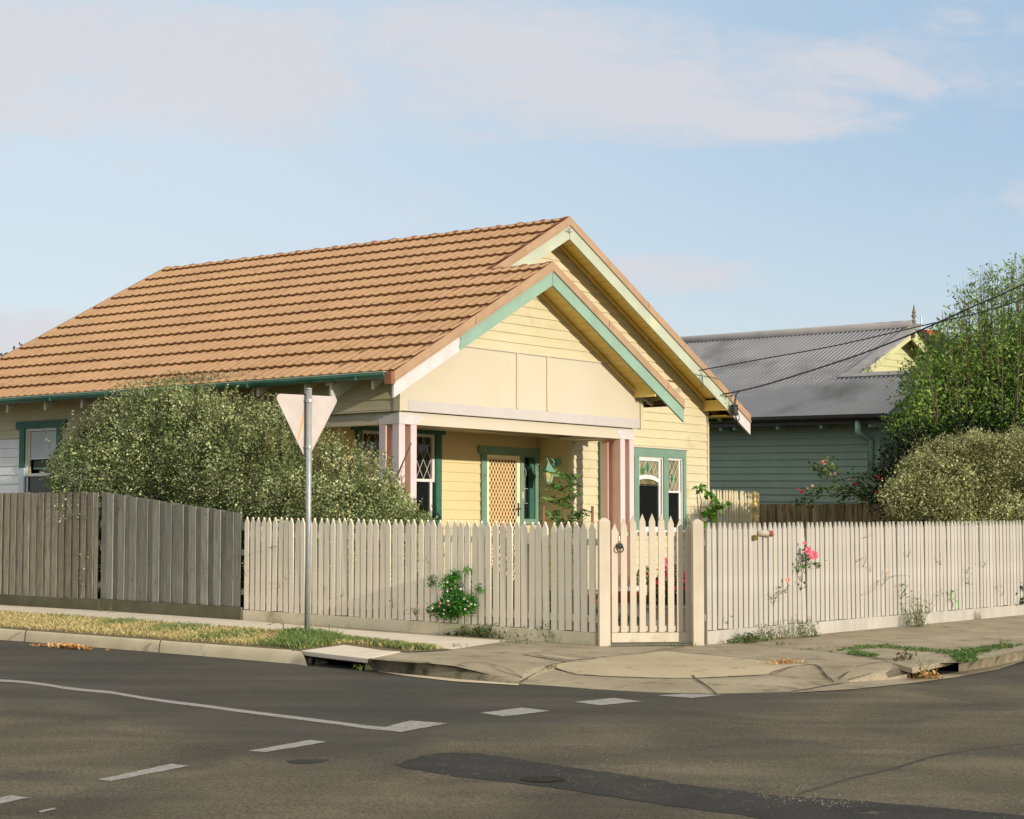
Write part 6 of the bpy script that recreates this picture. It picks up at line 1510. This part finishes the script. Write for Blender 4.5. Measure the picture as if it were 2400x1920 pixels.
weeds(1830, 1512, .12, .03, 14, 'flat green weed in the pavement joint', ls=.02)
weeds(1900, 1522, .30, .015, 20, 'flat line of weeds along the pavement joint', ls=.018)
weeds(2292, 1452, .12, .18, 14, 'thin reddish weed at the right end plinth', 'dry', ls=.02)
weeds(2118, 1549, .14, .10, 30, 'dry dark weed sprouting behind the right hand drain', 'dark', ls=.028)
weeds(2165, 1585, .05, .22, 10, 'thin upright weed growing out of the right hand drain', ls=.024)
weeds(852, 1570, .05, .05, 10, 'small weed in the mouth of the left drain', ls=.022)
weeds(2356, 1520, .10, .10, 18, 'leafy weed at the kerb by the right edge', ls=.03)
weeds(232, 1433, .06, .12, 10, 'thin weed where the two paling fences meet', 'weed', ls=.02, asp=.2)
weeds(260, 1437, .10, .14, 6, 'two dry grass stalks against the sloping paling fence', 'dry', ls=.02, asp=.15)
# ---- flowers in the bed behind the gate and behind the pickets
rg = random.Random(8)
def bed(u0, u1, v0, v1, d, n_, leaf, label, fl=(), ls=.05, name='flower_bed_plant'):
    c = at_depth((u0+u1)/2, v1, d); c.z = gz(c.x, c.y); root = tag(empty(name, c), label, 'flowers'); b = MB(); L = []
    for i in range(n_):
        u = rg.uniform(u0, u1); k = 1-((u-(u0+u1)/2)/((u1-u0)/2))**2*.5; v = v1-(v1-v0)*rg.random()**.8*k; q_ = at_depth(u, v, d+rg.gauss(0, .15))-c; L.append(tuple(q_))
        if i % 12 == 0: b.tube([(q_.x*.7, q_.y*.7, 0), tuple(q_)], [.004, .002], 4, False)
    np_mesh('leaves', leaf_polys(np.array(L), ls, .5), LEAF[leaf], 4, root); b.build('stems', M['stem'], root)
    for u, v, r_, m_ in fl: flower(at_depth(u, v, d-.2)-c, r_, m_, root)
    return root
bed(1530, 1620, 1322, 1418, 27.6, 1500, 'dark', 'flowering bushes with red and pink blooms seen between the gate pickets', [(1561, 1318, .07, 'pink'), (1558, 1330, .05, 'pink'), (1561, 1347, .03, 'red'), (1538, 1365, .035, 'red'), (1604, 1348, .035, 'red'), (1603, 1378, .05, 'red'), (1604, 1362, .03, 'red'), (1540, 1335, .02, 'peach'), (1582, 1380, .03, 'red')], .045)
bed(1490, 1530, 1325, 1372, 27.8, 420, 'weed', 'pale leafy plant beside the low white garden bench', [(1515, 1345, .03, 'red'), (1500, 1352, .02, 'peach')], .04)
bed(1448, 1475, 1432, 1462, 23.0, 200, 'weed', 'blue green ground plant on the garden path', (), .04)
bed(1492, 1506, 1445, 1462, 23.0, 90, 'weed', 'small grey green plant right of the garden path', (), .04)
bed(1655, 1668, 1270, 1460, 21.5, 500, 'dark', 'dark bush with red flowers right behind the gate post', [(1651, 1294, .02, 'red'), (1652, 1320, .02, 'red')], .04)
bed(1020, 1240, 1330, 1470, 22.6, 4200, 'lance', 'low dense green bushes behind the middle of the side fence', [(1238, 1300, .03, 'pink')], .06, 'garden_shrub')
bed(1240, 1398, 1380, 1480, 22.2, 1500, 'dark', 'dark low bushes behind the side fence next to the gate', (), .05, 'garden_shrub')
bed(1700, 2400, 1300, 1440, 26.0, 9000, 'dark', 'shaded garden shrubs behind the front picket fence', (), .07, 'garden_shrub')
# ---- grass verge
def on_verge(n_, poly):
    P = [(p.x, p.y) for p in (gp(u, v) for u, v in poly)]; xs_ = [p[0] for p in P]; ys_ = [p[1] for p in P]; X = RNG.uniform(min(xs_), max(xs_), n_*4); Y = RNG.uniform(min(ys_), max(ys_), n_*4)
    ins = np.zeros(len(X), bool); j = len(P)-1
    for i in range(len(P)):
        xi, yi, xj, yj = *P[i], *P[j]; c = ((yi > Y) != (yj > Y)) & (X < (xj-xi)*(Y-yi)/((yj-yi) or 1e-9)+xi); ins ^= c; j = i
    X, Y = X[ins][:n_], Y[ins][:n_]; return X, Y, GD-.0065*X+.0178*Y
def blades(name, X, Y, Z, h, w, m, label, tilt=.45):
    n_ = len(X); hh = h*(.45+RNG.random(n_)*.9); a = RNG.uniform(0, 6.28, n_); tx, ty = RNG.normal(size=n_)*tilt*hh, RNG.normal(size=n_)*tilt*hh
    wx, wy = np.cos(a)*w, np.sin(a)*w; B0 = np.stack([X-wx, Y-wy, Z], 1); B1 = np.stack([X+wx, Y+wy, Z], 1); Tt = np.stack([X+tx, Y+ty, Z+hh], 1)
    M1 = np.stack([X+tx*.35+wx*.8, Y+ty*.35+wy*.8, Z+hh*.6], 1)
    o = np_mesh(name, np.stack([B0, B1, M1, Tt], 1), m, 4); tag(o, label, 'grass', None, 'stuff'); return o
vp = [(-400, 1409), (0, 1438), (300, 1458), (668, 1485), (800, 1497), (940, 1512), (1040, 1523), (1000, 1525), (960, 1527), (807, 1510), (740, 1519), (703, 1523), (688, 1522), (377, 1499), (0, 1471), (-400, 1438)]
X, Y, Z = on_verge(46000, vp)
g_ = np.sin(X*2.1+Y*1.3)+np.sin(X*5.3-Y*2.2)*.6+RNG.normal(size=len(X))*.55
edge = np.zeros(len(X), bool)
k = (g_ > 1.15); blades('verge_grass', X[~k], Y[~k], Z[~k], .048, .0035, LEAF['grass'], 'dry straw coloured mown grass on the verge'); blades('green_grass', X[k], Y[k], Z[k], .055, .0035, LEAF['grassg'], 'green patches in the dry verge grass')
for poly, n_, h_ in (([(688, 1524), (650, 1517), (668, 1487), (720, 1488), (800, 1500), (800, 1509), (745, 1519)], 5200, .075), ([(-400, 1409), (0, 1438), (300, 1458), (668, 1485), (668, 1489), (300, 1462), (0, 1442), (-400, 1413)], 5000, .05), ([(800, 1498), (940, 1513), (985, 1524), (940, 1525), (800, 1506)], 3200, .05), ([(955, 1524), (1010, 1527), (1020, 1520), (960, 1517)], 900, .045)):
    X, Y, Z = on_verge(n_, poly); blades('green_grass', X, Y, Z, h_, .0035, LEAF['grassg'], 'fresh green grass growing round the sign post and path edge')
for poly, n_ in (([(1935, 1530), (2000, 1524), (2070, 1519), (2110, 1524), (2190, 1530), (2230, 1537), (2250, 1546), (2330, 1526), (2400, 1512), (2330, 1515), (2230, 1527), (2120, 1519), (2080, 1513), (2010, 1517)], 2300), ([(2000, 1528), (2060, 1537), (2050, 1542), (1985, 1534)], 500), ([(2225, 1538), (2280, 1535), (2290, 1550), (2247, 1556)], 1200)):
    X, Y, Z = on_verge(n_, poly); blades('kerb_grass', X, Y, Z, .028, .004, LEAF['weed'], 'green weeds filling the joints round the right hand drain', .9)
# tall grass stalks at the post
c = gp(735, 1497); b = MB()
for i in range(22):
    x, y = rw.gauss(0, .09), rw.gauss(0, .05); l = rw.uniform(.08, .24); q_ = Vector((x+rw.gauss(0, .35)*l, y, l)); p = Vector((x, y, 0)); n2 = Vector((.003, 0, 0)); m_ = lerp(p, q_, .6)+Vector((0, 0, .02)); b.quad(p-n2, p+n2, m_+n2*.7, m_-n2*.7); b.quad(m_-n2*.7, m_+n2*.7, q_)
o = b.build('grass_tuft', LEAF['grassg'], None, solid=-1); o.location = c; tag(o, 'long green grass blades at the foot of the sign post', 'grass tuft')
c = gp(668, 1487); b = MB()
for i in range(5):
    l = rw.uniform(.18, .26); q_ = Vector((-.10-rw.random()*.12, 0, l*.55)); b.tube([(0, 0, 0), (-.02, 0, l*.5), (-.06, 0, l*.75), tuple(q_)], .002, 4, False)
o = b.build('grass_stalk', M['stem'], None); o.location = c; tag(o, 'thin arching grass stalks on the verge left of the sign post', 'grass tuft')
# dry leaves in the gutter
def litter(u, v, w, d, n_, label, name='dry_leaves', h=.03, ls=.05):
    c = gp(u, v, -.112); dr = (FL1-FL0).normalized(); C_ = [(c.x+dr.x*x+rw.gauss(0, d), c.y+dr.y*x+rw.gauss(0, d), c.z+.01+rw.random()*h*math.exp(-(x/w)**2*2)) for x in [rw.gauss(0, w/2) for _ in range(n_)]]
    o = np_mesh(name, leaf_polys(np.array(C_), ls, .4), LEAF['dry'], 4); tag(o, label, 'leaf litter', None, 'stuff'); return o
litter(155, 1519, .45, .035, 260, 'heap of dry brown leaves against the kerb at the left')
litter(2165, 1590, .12, .04, 120, 'dry grass caught in the mouth of the right hand drain', h=.06)
c = gp(1835, 1555, -.01); C_ = [(c.x+EX.x*x-.1*x, c.y+EX.y*x*.2+rw.gauss(0, .02), c.z+.004+rw.random()*.02) for x in [rw.gauss(0, .16) for _ in range(110)]]
tag(np_mesh('dry_grass', leaf_polys(np.array(C_), .07, .1), LEAF['dry'], 4), 'wisp of dry straw lying on the crescent slab', 'straw', None, 'stuff')
# low white seat end seen between the gate pickets
c = at_depth(1505, 1416, 27.4); c.z = gz(c.x, c.y); st_ = tag(empty('garden_bench', c, HROT), 'low white garden bench seen between the gate pickets', 'bench')
b = MB(); b.box(-.55, .03, -.02, .03, .22, .27); b.build('rail', M['white'], st_); b = MB(); b.box(-.02, .05, -.03, .03, 0, .36); b.build('leg', M['white'], st_); b = MB(); b.ext([(.35, 0, .02), (.40, 0, .02), (.62, 0, .30), (.57, 0, .32)], (0, .03, 0)); b.build('brace', M['white'], st_)
# small tree far off beyond the end of the tiled roof
p = at_depth(-20, 850, 52); ft = tag(empty('distant_tree', (p.x, p.y, 0)), 'twiggy top of a far tree at the left end of the tiled roof', 'tree')
crown([(0, 0, p.z-.8, 1.5, 1.5, 1.3)], 5000, .12, 'dark', ft, thick=.4, seed=4, la=.25); b = MB(); b.tube([(0, 0, 0), (0, 0, p.z-.5)], [.2, .08], 7); b.build('trunk', M['bark'], ft)

# nothing nests deeper than thing > part > sub-part
def depth(o):
    k = 1
    while o.parent: o = o.parent; k += 1
    return k
for o in list(COL.objects):
    while depth(o) > 3:
        m_ = o.parent.matrix_basis @ o.matrix_basis; o.parent = o.parent.parent; o.matrix_basis = m_
